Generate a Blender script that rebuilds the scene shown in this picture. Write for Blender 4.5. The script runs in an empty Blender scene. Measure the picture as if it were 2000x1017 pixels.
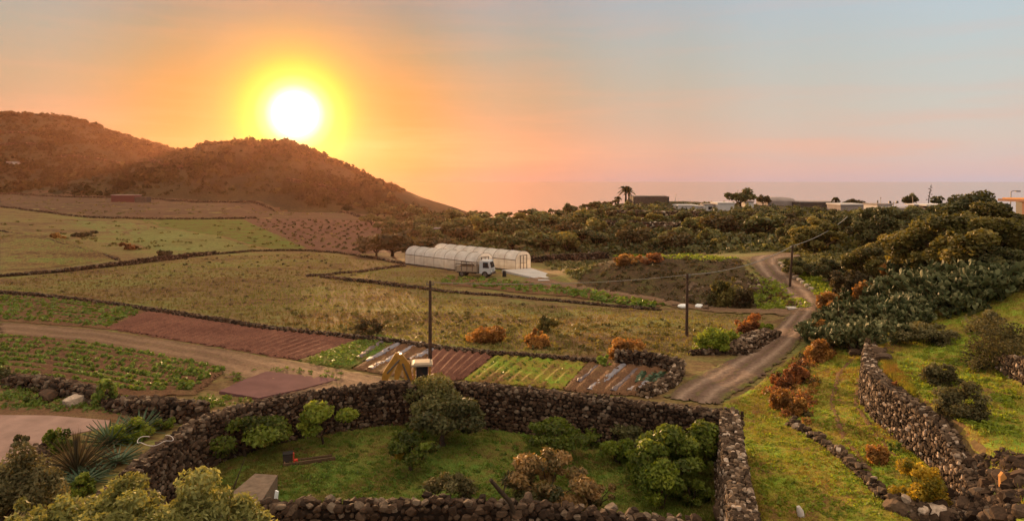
import bpy, math, random
import numpy as np

# ------------------------------------------------------------------ camera, sky, sun, exposure
F = 1303.0          # focal length in pixels of a 2000 px wide frame
HV = 352.0          # row of the horizon in that frame
EYE = 11.7
SC = bpy.context.scene
COL = SC.collection
cam_d = bpy.data.cameras.new('camera')
cam = bpy.data.objects.new('camera', cam_d)
COL.objects.link(cam)
cam.location = (0, 0, EYE)
cam.rotation_euler = (math.radians(90), 0, 0)
cam_d.sensor_width = 36
cam_d.lens = 36 * F / 2000
cam_d.shift_y = -(508.5 - HV) / 2000
cam_d.clip_start = 0.5
cam_d.clip_end = 60000
SC.camera = cam

SUN_AZ = math.radians(-18.0)     # left of the view direction
SUN_EL = math.radians(5.4)
sdir = np.array([math.sin(SUN_AZ) * math.cos(SUN_EL), math.cos(SUN_AZ) * math.cos(SUN_EL), math.sin(SUN_EL)])
sl = bpy.data.lights.new('sun', 'SUN')
sl.energy = 5.0
sl.angle = math.radians(0.6)
sl.color = (1.0, 0.58, 0.26)
so = bpy.data.objects.new('sun', sl)
COL.objects.link(so)
so.rotation_euler = (math.pi / 2 - SUN_EL, 0, math.pi - SUN_AZ)   # lamp -Z points away from the sun disc
so.location = (sdir[0] * 100, sdir[1] * 100, 60)

SC.view_settings.view_transform = 'Standard'
SC.view_settings.look = 'None'
SC.view_settings.exposure = 0.9
SC.view_settings.gamma = 1.0
SC.render.film_transparent = False
SC.cycles.max_bounces = 6
SC.cycles.diffuse_bounces = 3
SC.cycles.glossy_bounces = 2
SC.cycles.transmission_bounces = 4
SC.cycles.transparent_max_bounces = 8
SC.cycles.volume_bounces = 1
SC.cycles.use_adaptive_sampling = True
SC.cycles.adaptive_threshold = 0.02
SC.cycles.use_denoising = True
SC.cycles.sample_clamp_indirect = 4


def lin(r, g, b, k=1.0):
    def f(c):
        c = c / 255.0
        return k * (c / 12.92 if c <= 0.04045 else ((c + 0.055) / 1.055) ** 2.4)
    return (f(r), f(g), f(b), 1.0)


def ramp(nt, fac, stops, interp='LINEAR'):
    n = nt.nodes.new('ShaderNodeValToRGB')
    cr = n.color_ramp
    cr.interpolation = interp
    while len(cr.elements) > 1:
        cr.elements.remove(cr.elements[-1])
    cr.elements[0].position = stops[0][0]
    cr.elements[0].color = stops[0][1]
    for p, c in stops[1:]:
        e = cr.elements.new(p)
        e.color = c
    if fac is not None:
        nt.links.new(fac, n.inputs[0])
    return n.outputs[0]


def math_n(nt, op, a, b=None, clamp=False):
    n = nt.nodes.new('ShaderNodeMath')
    n.operation = op
    n.use_clamp = clamp
    for i, v in enumerate((a, b)):
        if v is None:
            continue
        if isinstance(v, (int, float)):
            n.inputs[i].default_value = v
        else:
            nt.links.new(v, n.inputs[i])
    return n.outputs[0]


def mix_c(nt, fac, a, b, mode='MIX'):
    n = nt.nodes.new('ShaderNodeMix')
    n.data_type = 'RGBA'
    n.blend_type = mode
    n.clamp_factor = True
    for key, v in ((0, fac), (6, a), (7, b)):
        if isinstance(v, (int, float)):
            n.inputs[key].default_value = v
        elif isinstance(v, tuple):
            n.inputs[key].default_value = v
        else:
            nt.links.new(v, n.inputs[key])
    return n.outputs[2]


def make_world():
    w = bpy.data.worlds.new('World')
    SC.world = w
    w.use_nodes = True
    nt = w.node_tree
    nt.nodes.clear()
    out = nt.nodes.new('ShaderNodeOutputWorld')
    bg = nt.nodes.new('ShaderNodeBackground')
    bg.inputs[1].default_value = 1.0
    nt.links.new(bg.outputs[0], out.inputs[0])
    tc = nt.nodes.new('ShaderNodeTexCoord')
    nrm = nt.nodes.new('ShaderNodeVectorMath'); nrm.operation = 'NORMALIZE'
    nt.links.new(tc.outputs['Generated'], nrm.inputs[0])
    sep = nt.nodes.new('ShaderNodeSeparateXYZ')
    nt.links.new(nrm.outputs[0], sep.inputs[0])
    elev = math_n(nt, 'ARCSINE', sep.outputs[2])
    eldeg = math_n(nt, 'MULTIPLY', elev, 180 / math.pi)
    # elevation -5..45 deg mapped to 0..1
    ef = math_n(nt, 'DIVIDE', math_n(nt, 'ADD', eldeg, 5.0), 50.0, clamp=True)
    def E(d): return (d + 5) / 50.0
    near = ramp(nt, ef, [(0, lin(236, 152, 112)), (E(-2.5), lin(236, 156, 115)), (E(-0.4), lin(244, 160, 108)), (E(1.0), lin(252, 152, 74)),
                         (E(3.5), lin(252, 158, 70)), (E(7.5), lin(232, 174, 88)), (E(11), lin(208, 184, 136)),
                         (E(15), lin(190, 185, 172)), (E(24), lin(225, 196, 160, 1.3)), (1, lin(235, 205, 172, 2.3))])  # topmost stops, above the frame, brightened to fill-light the ground
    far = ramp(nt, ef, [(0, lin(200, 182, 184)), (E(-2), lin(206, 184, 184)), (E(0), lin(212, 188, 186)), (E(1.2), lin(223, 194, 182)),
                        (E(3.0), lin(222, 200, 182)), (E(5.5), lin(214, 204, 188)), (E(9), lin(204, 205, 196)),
                        (E(15), lin(194, 203, 207)), (E(24), lin(205, 196, 180, 1.25)), (1, lin(230, 203, 172, 2.3))])  # upper stops raised likewise as unseen fill for the ground
    near = mix_c(nt, 1.0, near, (.57, .60, .61, 1), 'MULTIPLY')
    far = mix_c(nt, 1.0, far, (.94, 1.04, 1.13, 1), 'MULTIPLY')
    # azimuth distance from the sun
    ax = math_n(nt, 'ARCTAN2', sep.outputs[0], sep.outputs[1])
    da = math_n(nt, 'SUBTRACT', ax, SUN_AZ)
    da = math_n(nt, 'ABSOLUTE', da)
    da = math_n(nt, 'MULTIPLY', da, 180 / math.pi)
    az = ramp(nt, math_n(nt, 'DIVIDE', da, 90.0, clamp=True),
              [(0, (0, 0, 0, 1)), (0.08, (.04, .04, .04, 1)), (0.20, (.34, .34, .34, 1)), (0.34, (.62, .62, .62, 1)), (0.45, (.83, .83, .83, 1)), (0.60, (1, 1, 1, 1))], 'EASE')
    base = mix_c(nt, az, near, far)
    # soft horizontal cloud streaks low over the sea
    mp = nt.nodes.new('ShaderNodeMapping')
    mp.inputs['Scale'].default_value = (2.2, 2.2, 26)
    nt.links.new(nrm.outputs[0], mp.inputs[0])
    nz = nt.nodes.new('ShaderNodeTexNoise')
    nz.inputs['Scale'].default_value = 1.6
    nz.inputs['Detail'].default_value = 6
    nz.inputs['Roughness'].default_value = 0.55
    nt.links.new(mp.outputs[0], nz.inputs[0])
    band = ramp(nt, ef, [(0, (0, 0, 0, 1)), (E(0.0), (.25, .25, .25, 1)), (E(2.5), (1, 1, 1, 1)), (E(5), (.6, .6, .6, 1)), (E(9), (.25, .25, .25, 1)), (E(15), (.25, .25, .25, 1)), (E(30), (0, 0, 0, 1))])
    streak = ramp(nt, nz.outputs[0], [(0.47, (0, 0, 0, 1)), (0.68, (1, 1, 1, 1))])
    cf = math_n(nt, 'MULTIPLY', math_n(nt, 'MULTIPLY', band, streak), 0.5)
    cloudc = mix_c(nt, az, lin(255, 168, 112), lin(236, 186, 168))
    base = mix_c(nt, cf, base, cloudc)
    # physical sky as a small part of the light
    sky = nt.nodes.new('ShaderNodeTexSky')
    sky.sky_type = 'NISHITA'
    sky.sun_disc = False
    sky.sun_elevation = SUN_EL
    sky.sun_rotation = SUN_AZ
    sky.air_density = 1.2; sky.dust_density = 2.0
    skm = mix_c(nt, 1.0, sky.outputs[0], (0.002, 0.002, 0.002, 1), 'MULTIPLY')
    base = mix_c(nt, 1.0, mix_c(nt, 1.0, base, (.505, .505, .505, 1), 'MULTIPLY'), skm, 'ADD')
    # aureole of the sun
    dot = nt.nodes.new('ShaderNodeVectorMath'); dot.operation = 'DOT_PRODUCT'
    nt.links.new(nrm.outputs[0], dot.inputs[0])
    dot.inputs[1].default_value = tuple(sdir)
    th = math_n(nt, 'MULTIPLY', math_n(nt, 'ARCCOSINE', math_n(nt, 'MINIMUM', dot.outputs['Value'], 0.9999999)), 180 / math.pi)
    tf = math_n(nt, 'DIVIDE', th, 12.0, clamp=True)
    gc = ramp(nt, tf, [(0, (3, 3, 3, 1)), (1.4 / 12, (1.6, 1.5, 1.2, 1)), (1.9 / 12, (.80, .76, .46, 1)), (2.4 / 12, (.62, .59, .20, 1)), (3.2 / 12, (.56, .52, .07, 1)),
                       (4.1 / 12, (.54, .42, .05, 1)), (5.0 / 12, (.53, .34, .06, 1)), (6.5 / 12, (.52, .27, .07, 1)), (8.5 / 12, (.5, .23, .07, 1)), (1, (.48, .21, .07, 1))])
    gf = ramp(nt, tf, [(0, (1, 1, 1, 1)), (3.4 / 12, (1, 1, 1, 1)), (4.6 / 12, (.75, .75, .75, 1)), (6.2 / 12, (.42, .42, .42, 1)), (8.5 / 12, (.15, .15, .15, 1)), (1, (0, 0, 0, 1))])
    base = mix_c(nt, gf, base, gc)
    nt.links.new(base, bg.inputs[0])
    # importance of the bright spot
    w.cycles.sampling_method = 'MANUAL'
    w.cycles.sample_map_resolution = 1024
make_world()

# ------------------------------------------------------------------ helpers
rng = np.random.default_rng(7)
random.seed(7)


def px(u, v, z):
    D = (EYE - z) * F / (v - HV)
    return ((u - 1000) / F * D, D, z)


def sstep(a, b, x):
    t = np.clip((x - a) / (b - a), 0, 1)
    return t * t * (3 - 2 * t)


class RBF:
    def __init__(s, pts, c=0.05):
        P = np.array(pts, float)
        s.c = c
        s.q = s.warp(P[:, 0], P[:, 1])
        d = np.sqrt(((s.q[:, None] - s.q[None]) ** 2).sum(-1) + c * c)
        n = len(P)
        A = np.zeros((n + 3, n + 3))
        A[:n, :n] = d + np.eye(n) * -0.01
        A[:n, n] = 1; A[:n, n + 1:] = s.q
        A[n, :n] = 1; A[n + 1:, :n] = s.q.T
        s.w = np.linalg.solve(A, np.r_[P[:, 2], 0, 0, 0])
    def warp(s, x, y):
        yy = np.maximum(y, -25) + 35.0
        return np.stack([x / yy, np.log(yy)], -1)
    def __call__(s, x, y):
        x = np.asarray(x, float); y = np.asarray(y, float)
        sh = x.shape
        q = s.warp(x.ravel(), y.ravel())
        out = np.zeros(len(q))
        for i in range(0, len(q), 20000):
            d = np.sqrt(((q[i:i + 20000, None] - s.q[None]) ** 2).sum(-1) + s.c ** 2)
            out[i:i + 20000] = d @ s.w[:-3] + s.w[-3] + q[i:i + 20000] @ s.w[-2:]
        return out.reshape(sh)


base_pts = [px(*p) for p in [
    (0, 900, 0), (0, 812, 0), (0, 700, 0), (0, 600, 0), (200, 640, 0), (430, 760, 0), (300, 900, 0), (600, 1017, 0), (600, 860, 0),
    (600, 740, 0), (600, 650, 0), (800, 860, 0), (800, 705, 0), (800, 600, 0), (1000, 1017, 0), (1000, 850, 0), (1000, 690, 0),
    (1000, 560, 0), (1200, 780, 0), (1200, 850, 0), (1200, 650, 0), (1300, 600, 0), (1340, 655, 0), (1400, 780, 0), (1400, 900, 0),
    (860, 520, 0), (1000, 530, 0), (600, 520, 0), (300, 560, 0), (1100, 555, 0),
    (0, 530, .4), (0, 450, 1.6), (0, 400, 3.2), (0, 378, 5), (300, 440, 1.2), (300, 390, 3.5), (500, 430, 1.2), (600, 400, 3),
    (700, 425, 1), (760, 440, .5), (850, 430, .5), (850, 480, 0), (950, 440, 0), (1000, 432, 0), (400, 500, .3),
    (1100, 418, 2.0), (1230, 393, 6), (1300, 393, 6), (1400, 400, 5.5), (1500, 402, 5.5), (1700, 410, 5.5), (1850, 415, 5.8),
    (1100, 460, 1.2), (1250, 460, 1.8), (1250, 490, .3), (1100, 500, 0), (1400, 460, 2.6), (1400, 488, 2), (1550, 460, 3),
    (1550, 488, 2.7), (1700, 470, 4), (1700, 520, 3.3), (1620, 530, 2.6),
    (1180, 509, 2.3), (1240, 503, 2.6), (1300, 500, 2.7), (1440, 505, 2.8), (1130, 558, 0), (1250, 577, 0), (1350, 592, .05), (1450, 602, .2),
    (1490, 500, 2.4), (1530, 540, 2.1), (1590, 580, 1.5), (1570, 620, .8), (1540, 660, .4), (1450, 730, .1),
    (1600, 670, .5), (1650, 700, .6), (1550, 780, .2), (1700, 785, 1), (1600, 900, .3), (1750, 1000, .6), (1850, 915, 1),
    (1480, 1000, 0), (1500, 850, 0), (1700, 640, 1.9), (1800, 560, 4.0), (1900, 520, 5), (1990, 540, 5.6), (1800, 500, 4.3),
    (1900, 470, 6), (2000, 470, 6.4)]]
base_pts += [(9, 86, .1), (14, 90, .3), (21, 92, .7), (28, 93, 1.3), (-40, 8, 0), (-70, 30, 0), (-120, 90, .8), (0, 8, 0), (12, 8, .8), (40, 8, 4), (60, 30, 6), (90, 60, 8), (120, 110, 5), (200, 200, 2),
             (0, 300, 0), (120, 300, 2), (60, 215, 4), (110, 190, 2.5), (30, 210, 2.6), (-300, 700, 3), (300, 700, 0), (0, 900, 0), (-260, 330, 5), (-500, 400, 6), (-500, 150, 5), (70, -20, 6), (-60, -20, 0), (0, -20, 1)]
terr_pts = [px(*p) for p in [(1750, 660, 2.9), (1850, 640, 3.2), (1700, 700, 3), (1760, 757, 3), (1920, 880, 3), (1950, 760, 3.1), (1850, 800, 3),
                             (1960, 650, 3.6), (1900, 600, 4.2), (2000, 560, 5.3)]] + [(14, 12, 3), (20, 15, 3.1), (40, 20, 4), (50, 50, 6)]
terr_pts = [(a, b, c - .25) for a, b, c in terr_pts]
R_base = RBF(base_pts)
R_terr = RBF(terr_pts, .1)
WR = np.array([(11.5, 8), (12.6, 15), (14.0, 19), (15.3, 21.8), (16.1, 25), (16.4, 28), (17.0, 31.5), (18.2, 34.0), (20.2, 37.5), (22.6, 41), (25.5, 45)], float)


def poly_sd(P, x, y):
    """signed distance to an open polyline, positive to the right of its direction; and length parameter"""
    best = np.full(x.shape, 1e9); sg = np.zeros(x.shape); par = np.zeros(x.shape)
    L = 0
    for i in range(len(P) - 1):
        a, b = P[i], P[i + 1]
        d = b - a; l = np.hypot(*d)
        t = np.clip(((x - a[0]) * d[0] + (y - a[1]) * d[1]) / l ** 2, 0, 1)
        dx = x - (a[0] + t * d[0]); dy = y - (a[1] + t * d[1])
        r = np.hypot(dx, dy)
        s = np.sign(d[1] * (x - a[0]) - d[0] * (y - a[1]))
        m = r < best
        best[m] = r[m]; sg[m] = s[m]; par[m] = (L + t * l)[m]
        L += l
    return best * sg, par


WR2 = np.array([(17.5, 14), (19.6, 20), (21.0, 25), (21.8, 28), (22.4, 30.2)], float)
vn_tab = rng.random((256, 256))


def vnoise(x, y):
    xi = np.floor(x).astype(int); yi = np.floor(y).astype(int)
    fx = x - xi; fy = y - yi
    fx = fx * fx * (3 - 2 * fx); fy = fy * fy * (3 - 2 * fy)
    g = lambda a, b: vn_tab[a % 256, b % 256]
    return (g(xi, yi) * (1 - fx) + g(xi + 1, yi) * fx) * (1 - fy) + (g(xi, yi + 1) * (1 - fx) + g(xi + 1, yi + 1) * fx) * fy - 0.5


def H_exact(x, y):
    x = np.asarray(x, float); y = np.asarray(y, float)
    z = R_base(x, y)
    near = (y < 60) & (x > 8) & (x < 70)
    sd, par = poly_sd(WR, x, y)
    soft = np.interp(y, [19.5, 24], [1.6, .28])
    side = sstep(-1, 1, (sd - .1) / soft) * (1 - sstep(41, 47, y))
    zt = R_terr(x, y)
    sd2, _ = poly_sd(WR2, x, y)
    zt = zt + 1.5 * sstep(-.3, .3, sd2) * (1 - sstep(27, 33, y))
    z = np.where(near | ((x > 8) & (x < 90) & (y < 60)), z * (1 - side) + zt * side, z)
    fb = sstep(240, 400, y) * np.where(x > -150, 1, .4); z = z * (1 - fb) + .5 * fb
    # fall to the sea behind the plain
    ys = 203 + 490 * (1 - sstep(-190, -80, x))
    ys = ys - 15 * sstep(10, 60, x) - 38 * sstep(60, 110, x)
    td = np.clip((y - ys) / 560, 0, 1); z = z - 114 * np.minimum(1, td * td / (td + .02) * 1.02)
    # two hills
    def hill(cx, cy, prof, sx_left, amp, sc):
        dx = x - cx; dy = y - cy
        r = np.hypot(np.where(dx < 0, dx / sx_left, dx), np.where(dy > 0, dy / 1.5, dy))
        r = r + amp * vnoise(x / sc + 9, y / sc + 3) * np.clip(r / 40, .25, 1) + amp * .4 * vnoise(x / sc * 2.7, y / sc * 2.7) * np.clip(r / 40, .25, 1)
        rr, zz = zip(*prof)
        return np.interp(r, rr, zz)
    hr = hill(-150, 400, [(0, 34.5), (12, 34.0), (22, 31.2), (34, 25.5), (48, 18.5), (62, 12.5), (74, 9.0), (86, 3.8), (100, -2), (125, -10), (170, -34), (300, -130)], 1.7, 7, 24)
    hl = hill(-397, 560, [(0, 67.5), (14, 66), (30, 61), (52, 53.4), (73, 47), (95, 40), (118, 33), (150, 22), (190, 12), (235, 5), (290, -2), (340, -30), (520, -130)], 1.6, 12, 40)
    z = np.maximum(z, hr)
    z = np.maximum(z, hl)
    z = z + .10 * vnoise(x / 2.3, y / 2.3) * sstep(10, 30, y) * np.clip(y / 60, .4, 3) + .25 * vnoise(x / 9, y / 9) * sstep(60, 120, y)
    return z


def axis(lo, a, b, hi, step, g=1.045, cap=7.0):
    pts = list(np.arange(a, b + 1e-6, step))
    s = step; v = b
    while v < hi:
        s = min(s * g, cap); v += s; pts.append(v)
    s = step; v = a
    while v > lo:
        s = min(s * g, cap); v -= s; pts.insert(0, v)
    return np.array(pts)


GX = axis(-900, -24, 30, 900, 0.45, 1.03, 9)
GY = axis(-40, 12, 62, 1500, 0.45, 1.02, 9)
XX, YY = np.meshgrid(GX, GY, indexing='ij')
ZZ = H_exact(XX, YY)


def gz(x, y):
    x = np.asarray(x, float); y = np.asarray(y, float)
    i = np.clip(np.searchsorted(GX, x) - 1, 0, len(GX) - 2)
    j = np.clip(np.searchsorted(GY, y) - 1, 0, len(GY) - 2)
    fx = np.clip((x - GX[i]) / (GX[i + 1] - GX[i]), 0, 1)
    fy = np.clip((y - GY[j]) / (GY[j + 1] - GY[j]), 0, 1)
    return (ZZ[i, j] * (1 - fx) + ZZ[i + 1, j] * fx) * (1 - fy) + (ZZ[i, j + 1] * (1 - fx) + ZZ[i + 1, j + 1] * fx) * fy


_T = np.exp(np.linspace(math.log(14), math.log(900), 2600))


def at(u, v):
    """point of the ground seen at pixel (u, v) of the 2000 px frame"""
    x = (u - 1000) / F * _T
    z = EYE - (v - HV) / F * _T
    g = gz(x, _T)
    k = np.argmax(g >= z)
    if k == 0:
        k = len(_T) - 1
    if (_T[k] > 245 or k == len(_T) - 1) and u > 850:      # over the crest: take the skyline point of the ridge
        m_ = (_T > 60) & (_T < 235)
        D = float(_T[m_][np.argmax((g[m_] - EYE) / _T[m_])])
        return np.array([(u - 1000) / F * D, D, float(gz((u - 1000) / F * D, D))])
    a = (g[k] - z[k]) / max(1e-9, (g[k] - z[k]) - (g[k - 1] - z[k - 1]))
    D = _T[k] + (_T[k - 1] - _T[k]) * a
    return np.array([(u - 1000) / F * D, D, float(gz((u - 1000) / F * D, D))])


def ats(pts):
    return np.array([at(*p) for p in pts])


def scale_at(p):      # metres per pixel (2000 px frame)
    return p[1] / F


# ---- object helpers
def tag(o, label=None, cat=None, group=None, kind=None):
    if label: o['label'] = label
    if cat: o['category'] = cat
    if group: o['group'] = group
    if kind: o['kind'] = kind
    return o


def empty(name, loc=(0, 0, 0), rz=0.0):
    o = bpy.data.objects.new(name, None)
    COL.objects.link(o)
    o.location = loc
    o.rotation_euler = (0, 0, rz)
    o.empty_display_size = .2
    return o


class MB:
    """mesh builder on numpy arrays: polygons of any size, a material index and a random value for each"""
    def __init__(s):
        s.v = []; s.f = []; s.n = 0; s.r = []; s.m = []
    def add(s, V, Fc, r=0.5, m=0):
        V = np.asarray(V, float); Fc = np.asarray(Fc, int)
        s.v.append(V)
        s.f.append(Fc + s.n)
        s.r.append(np.broadcast_to(np.asarray(r, float), (len(Fc),)).copy())
        s.m.append(np.full(len(Fc), m, int))
        s.n += len(V)
        return s
    def box(s, c, size, rz=0.0, r=0.5, m=0, taper=1.0):
        x, y, z = [k / 2 for k in size]
        V = np.array([(-x, -y, -z), (x, -y, -z), (x, y, -z), (-x, y, -z), (-x * taper, -y * taper, z), (x * taper, -y * taper, z), (x * taper, y * taper, z), (-x * taper, y * taper, z)])
        ca, sa = math.cos(rz), math.sin(rz)
        V = np.c_[V[:, 0] * ca - V[:, 1] * sa, V[:, 0] * sa + V[:, 1] * ca, V[:, 2]] + np.array(c)
        return s.add(V, [(0, 3, 2, 1), (4, 5, 6, 7), (0, 1, 5, 4), (1, 2, 6, 5), (2, 3, 7, 6), (3, 0, 4, 7)], r, m)
    def prism(s, prof, y0, y1, r=.5, m=0, axis='y'):
        """profile in (x, z) extruded along y"""
        n = len(prof)
        P = np.array(prof, float)
        A = np.c_[P[:, 0], np.full(n, y0), P[:, 1]]; B = np.c_[P[:, 0], np.full(n, y1), P[:, 1]]
        if axis == 'x':
            A = A[:, [1, 0, 2]]; B = B[:, [1, 0, 2]]
        s.add(np.r_[A, B], [(i, (i + 1) % n, n + (i + 1) % n, n + i) for i in range(n)], r, m)
        s.add(A, [tuple(range(n))[::-1]], r, m)
        s.add(B, [tuple(range(n))], r, m)
        return s
    def tube(s, pts, rad, n=6, r=.5, m=0, cap=True):
        P = np.array(pts, float); k = len(P)
        rad = np.broadcast_to(np.asarray(rad, float), (k,))
        T = np.gradient(P, axis=0); T /= np.linalg.norm(T, axis=1)[:, None] + 1e-9
        up = np.array([0, 0, 1.0]) if abs(T[0, 2]) < .9 else np.array([1.0, 0, 0])
        rings = []
        for i in range(k):
            a = np.cross(T[i], up); a /= np.linalg.norm(a) + 1e-9
            b = np.cross(T[i], a); up = -np.cross(T[i], a) if False else up
            an = np.arange(n) / n * 2 * math.pi
            rings.append(P[i] + rad[i] * (np.cos(an)[:, None] * a + np.sin(an)[:, None] * b))
        V = np.concatenate(rings)
        f = [(i * n + j, i * n + (j + 1) % n, (i + 1) * n + (j + 1) % n, (i + 1) * n + j) for i in range(k - 1) for j in range(n)]
        s.add(V, f, r, m)
        if cap:
            s.add(rings[0], [tuple(range(n))], r, m); s.add(rings[-1], [tuple(range(n))[::-1]], r, m)
        return s
    def mesh(s, name, mats, smooth=False):
        me = bpy.data.meshes.new(name)
        V = np.concatenate(s.v)
        sizes = np.concatenate([np.full(len(f), f.shape[1]) for f in s.f])
        idx = np.concatenate([f.ravel() for f in s.f])
        me.vertices.add(len(V)); me.vertices.foreach_set('co', V.ravel())
        me.loops.add(len(idx)); me.loops.foreach_set('vertex_index', idx.astype(np.int32))
        me.polygons.add(len(sizes))
        st = np.r_[0, np.cumsum(sizes)[:-1]]
        me.polygons.foreach_set('loop_start', st.astype(np.int32))
        me.polygons.foreach_set('loop_total', sizes.astype(np.int32))
        me.polygons.foreach_set('material_index', np.concatenate(s.m).astype(np.int32))
        me.polygons.foreach_set('use_smooth', np.full(len(sizes), smooth))
        at_ = me.attributes.new('rnd', 'FLOAT', 'FACE')
        at_.data.foreach_set('value', np.concatenate(s.r).astype(np.float32))
        for m in (mats if isinstance(mats, (list, tuple)) else [mats]):
            me.materials.append(m)
        me.update(calc_edges=True)
        return me
    def build(s, name, mats, parent=None, smooth=False, loc=None):
        o = bpy.data.objects.new(name, s.mesh(name, mats, smooth))
        COL.objects.link(o)
        if parent is not None: o.parent = parent
        if loc is not None: o.location = loc
        return o


# ---- materials
def mat_base(name, rough=.9, spec=.2):
    m = bpy.data.materials.new(name)
    m.use_nodes = True
    nt = m.node_tree
    b = nt.nodes['Principled BSDF']
    b.inputs['Roughness'].default_value = rough
    b.inputs['Specular IOR Level'].default_value = spec
    return m, nt, b


def noise(nt, scale, detail=4, rough=.55, vec=None, stretch=None):
    n = nt.nodes.new('ShaderNodeTexNoise')
    n.inputs['Scale'].default_value = scale
    n.inputs['Detail'].default_value = detail
    n.inputs['Roughness'].default_value = rough
    g = nt.nodes.new('ShaderNodeNewGeometry') if vec is None else None
    src = g.outputs['Position'] if g else vec
    if stretch:
        mp = nt.nodes.new('ShaderNodeMapping')
        mp.inputs['Scale'].default_value = stretch[:3]
        if len(stretch) > 3:
            mp.inputs['Rotation'].default_value = (0, 0, stretch[3])
        nt.links.new(src, mp.inputs[0]); src = mp.outputs[0]
    nt.links.new(src, n.inputs['Vector'])
    return n.outputs[0]


def bump(nt, b, h, strength=.5, dist=.05):
    n = nt.nodes.new('ShaderNodeBump')
    n.inputs['Strength'].default_value = strength
    n.inputs['Distance'].default_value = dist
    nt.links.new(h, n.inputs['Height'])
    nt.links.new(n.outputs[0], b.inputs['Normal'])


def col(*c):
    return (c[0], c[1], c[2], 1.0)


def mat_ground(name, cols, s1=.25, s2=3.0, s3=14.0, bmp=.6, bd=.06, stretch=None, thr=(.36, .64)):
    """three-colour soil or turf: broad patches, small patches and grain"""
    m, nt, b = mat_base(name, .95, .1)
    n1 = noise(nt, s1, 5, .6, stretch=stretch); n2 = noise(nt, s2, 5, .65, stretch=stretch); n3 = noise(nt, s3, 3, .6)
    f = math_n(nt, 'ADD', math_n(nt, 'MULTIPLY', n1, .55), math_n(nt, 'MULTIPLY', n2, .45))
    c = ramp(nt, f, [(thr[0], cols[0]), ((thr[0] + thr[1]) / 2, cols[1]), (thr[1], cols[2])])
    g = ramp(nt, n3, [(.3, (.62, .62, .62, 1)), (.7, (1.35, 1.35, 1.35, 1))])
    c = mix_c(nt, 1.0, c, g, 'MULTIPLY')
    nt.links.new(c, b.inputs['Base Color'])
    bump(nt, b, math_n(nt, 'ADD', n2, n3), bmp, bd)
    return m


def mat_leaf(name, c0, c1, c2, trans=.35, rough=.6, obj_var=.25, spec=.25):
    """leaves: colour from the leaf's own random value and the plant's; some light passes through"""
    m, nt, b = mat_base(name, rough, spec)
    a = nt.nodes.new('ShaderNodeAttribute'); a.attribute_name = 'rnd'
    oi = nt.nodes.new('ShaderNodeObjectInfo')
    f = math_n(nt, 'ADD', a.outputs['Fac'], math_n(nt, 'MULTIPLY', math_n(nt, 'SUBTRACT', oi.outputs['Random'], .5), obj_var * 2), clamp=True)
    c = ramp(nt, f, [(0, c0), (.5, c1), (1, c2)])
    nt.links.new(c, b.inputs['Base Color'])
    tr = nt.nodes.new('ShaderNodeBsdfTranslucent')
    nt.links.new(mix_c(nt, 1.0, c, (1.5, 1.45, .8, 1), 'MULTIPLY'), tr.inputs[0])
    mx = nt.nodes.new('ShaderNodeMixShader'); mx.inputs[0].default_value = trans
    nt.links.new(b.outputs[0], mx.inputs[1]); nt.links.new(tr.outputs[0], mx.inputs[2])
    nt.links.new(mx.outputs[0], nt.nodes['Material Output'].inputs[0])
    return m


def mat_stone(name, cols, sc=9.0):
    m, nt, b = mat_base(name, .9, .15)
    a = nt.nodes.new('ShaderNodeAttribute'); a.attribute_name = 'rnd'
    c = ramp(nt, a.outputs['Fac'], [(i / (len(cols) - 1), k) for i, k in enumerate(cols)])
    n = noise(nt, sc, 5, .65)
    c = mix_c(nt, 1.0, c, ramp(nt, n, [(.3, (.6, .6, .6, 1)), (.7, (1.35, 1.35, 1.35, 1))]), 'MULTIPLY')
    nt.links.new(c, b.inputs['Base Color'])
    bump(nt, b, n, .7, .03)
    return m


def mat_plain(name, c, rough=.6, spec=.3, metal=0, var=.15, sc=6.0, bmp=.15):
    m, nt, b = mat_base(name, rough, spec)
    n = noise(nt, sc, 5, .6)
    cc = mix_c(nt, 1.0, c, ramp(nt, n, [(.3, (1 - var, 1 - var, 1 - var, 1)), (.7, (1 + var, 1 + var, 1 + var, 1))]), 'MULTIPLY')
    nt.links.new(cc, b.inputs['Base Color'])
    b.inputs['Metallic'].default_value = metal
    if bmp: bump(nt, b, n, bmp, .02)
    return m
# ------------------------------------------------------------------ ground
M = {}
M['ground'] = mat_ground('dry_grass_and_soil', [col(.11, .058, .028), col(.165, .108, .042), col(.15, .145, .04)], .10, .8, 4.0, stretch=(.55, 1.5, 1, .25), thr=(.40, .60))
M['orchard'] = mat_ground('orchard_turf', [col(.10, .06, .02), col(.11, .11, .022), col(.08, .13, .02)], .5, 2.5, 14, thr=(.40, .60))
M['lawn'] = mat_ground('sun_coloured_turf', [col(.15, .075, .03), col(.23, .18, .03), col(.17, .25, .025)], .5, 3.2, 14, thr=(.40, .60))  # sunlight put into the turf colours, brighter than the orchard turf
M['soil_red'] = mat_ground('ploughed_red_soil', [col(.11, .045, .03), col(.15, .062, .042), col(.19, .085, .055)], .3, 2, 12)
M['soil_brown'] = mat_ground('brown_soil', [col(.10, .048, .028), col(.14, .07, .036), col(.16, .10, .045)], .2, 1.5, 10)
M['green_field'] = mat_ground('pale_green_field', [col(.12, .095, .03), col(.145, .14, .042), col(.15, .16, .05)], .08, .7, 3)
M['vine_red'] = mat_ground('reddish_vineyard_soil', [col(.09, .042, .028), col(.115, .055, .035), col(.13, .07, .04)], .1, .6, 3)
M['far_brown'] = mat_ground('far_brown_soil', [col(.07, .036, .022), col(.10, .055, .03), col(.11, .075, .035)], .06, .5, 3)
M['hill'] = mat_ground('hill_scrub_ground', [col(.03, .023, .011), col(.045, .034, .014), col(.06, .045, .02)], .03, .25, 1.2, 1.0, .5)

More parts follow.
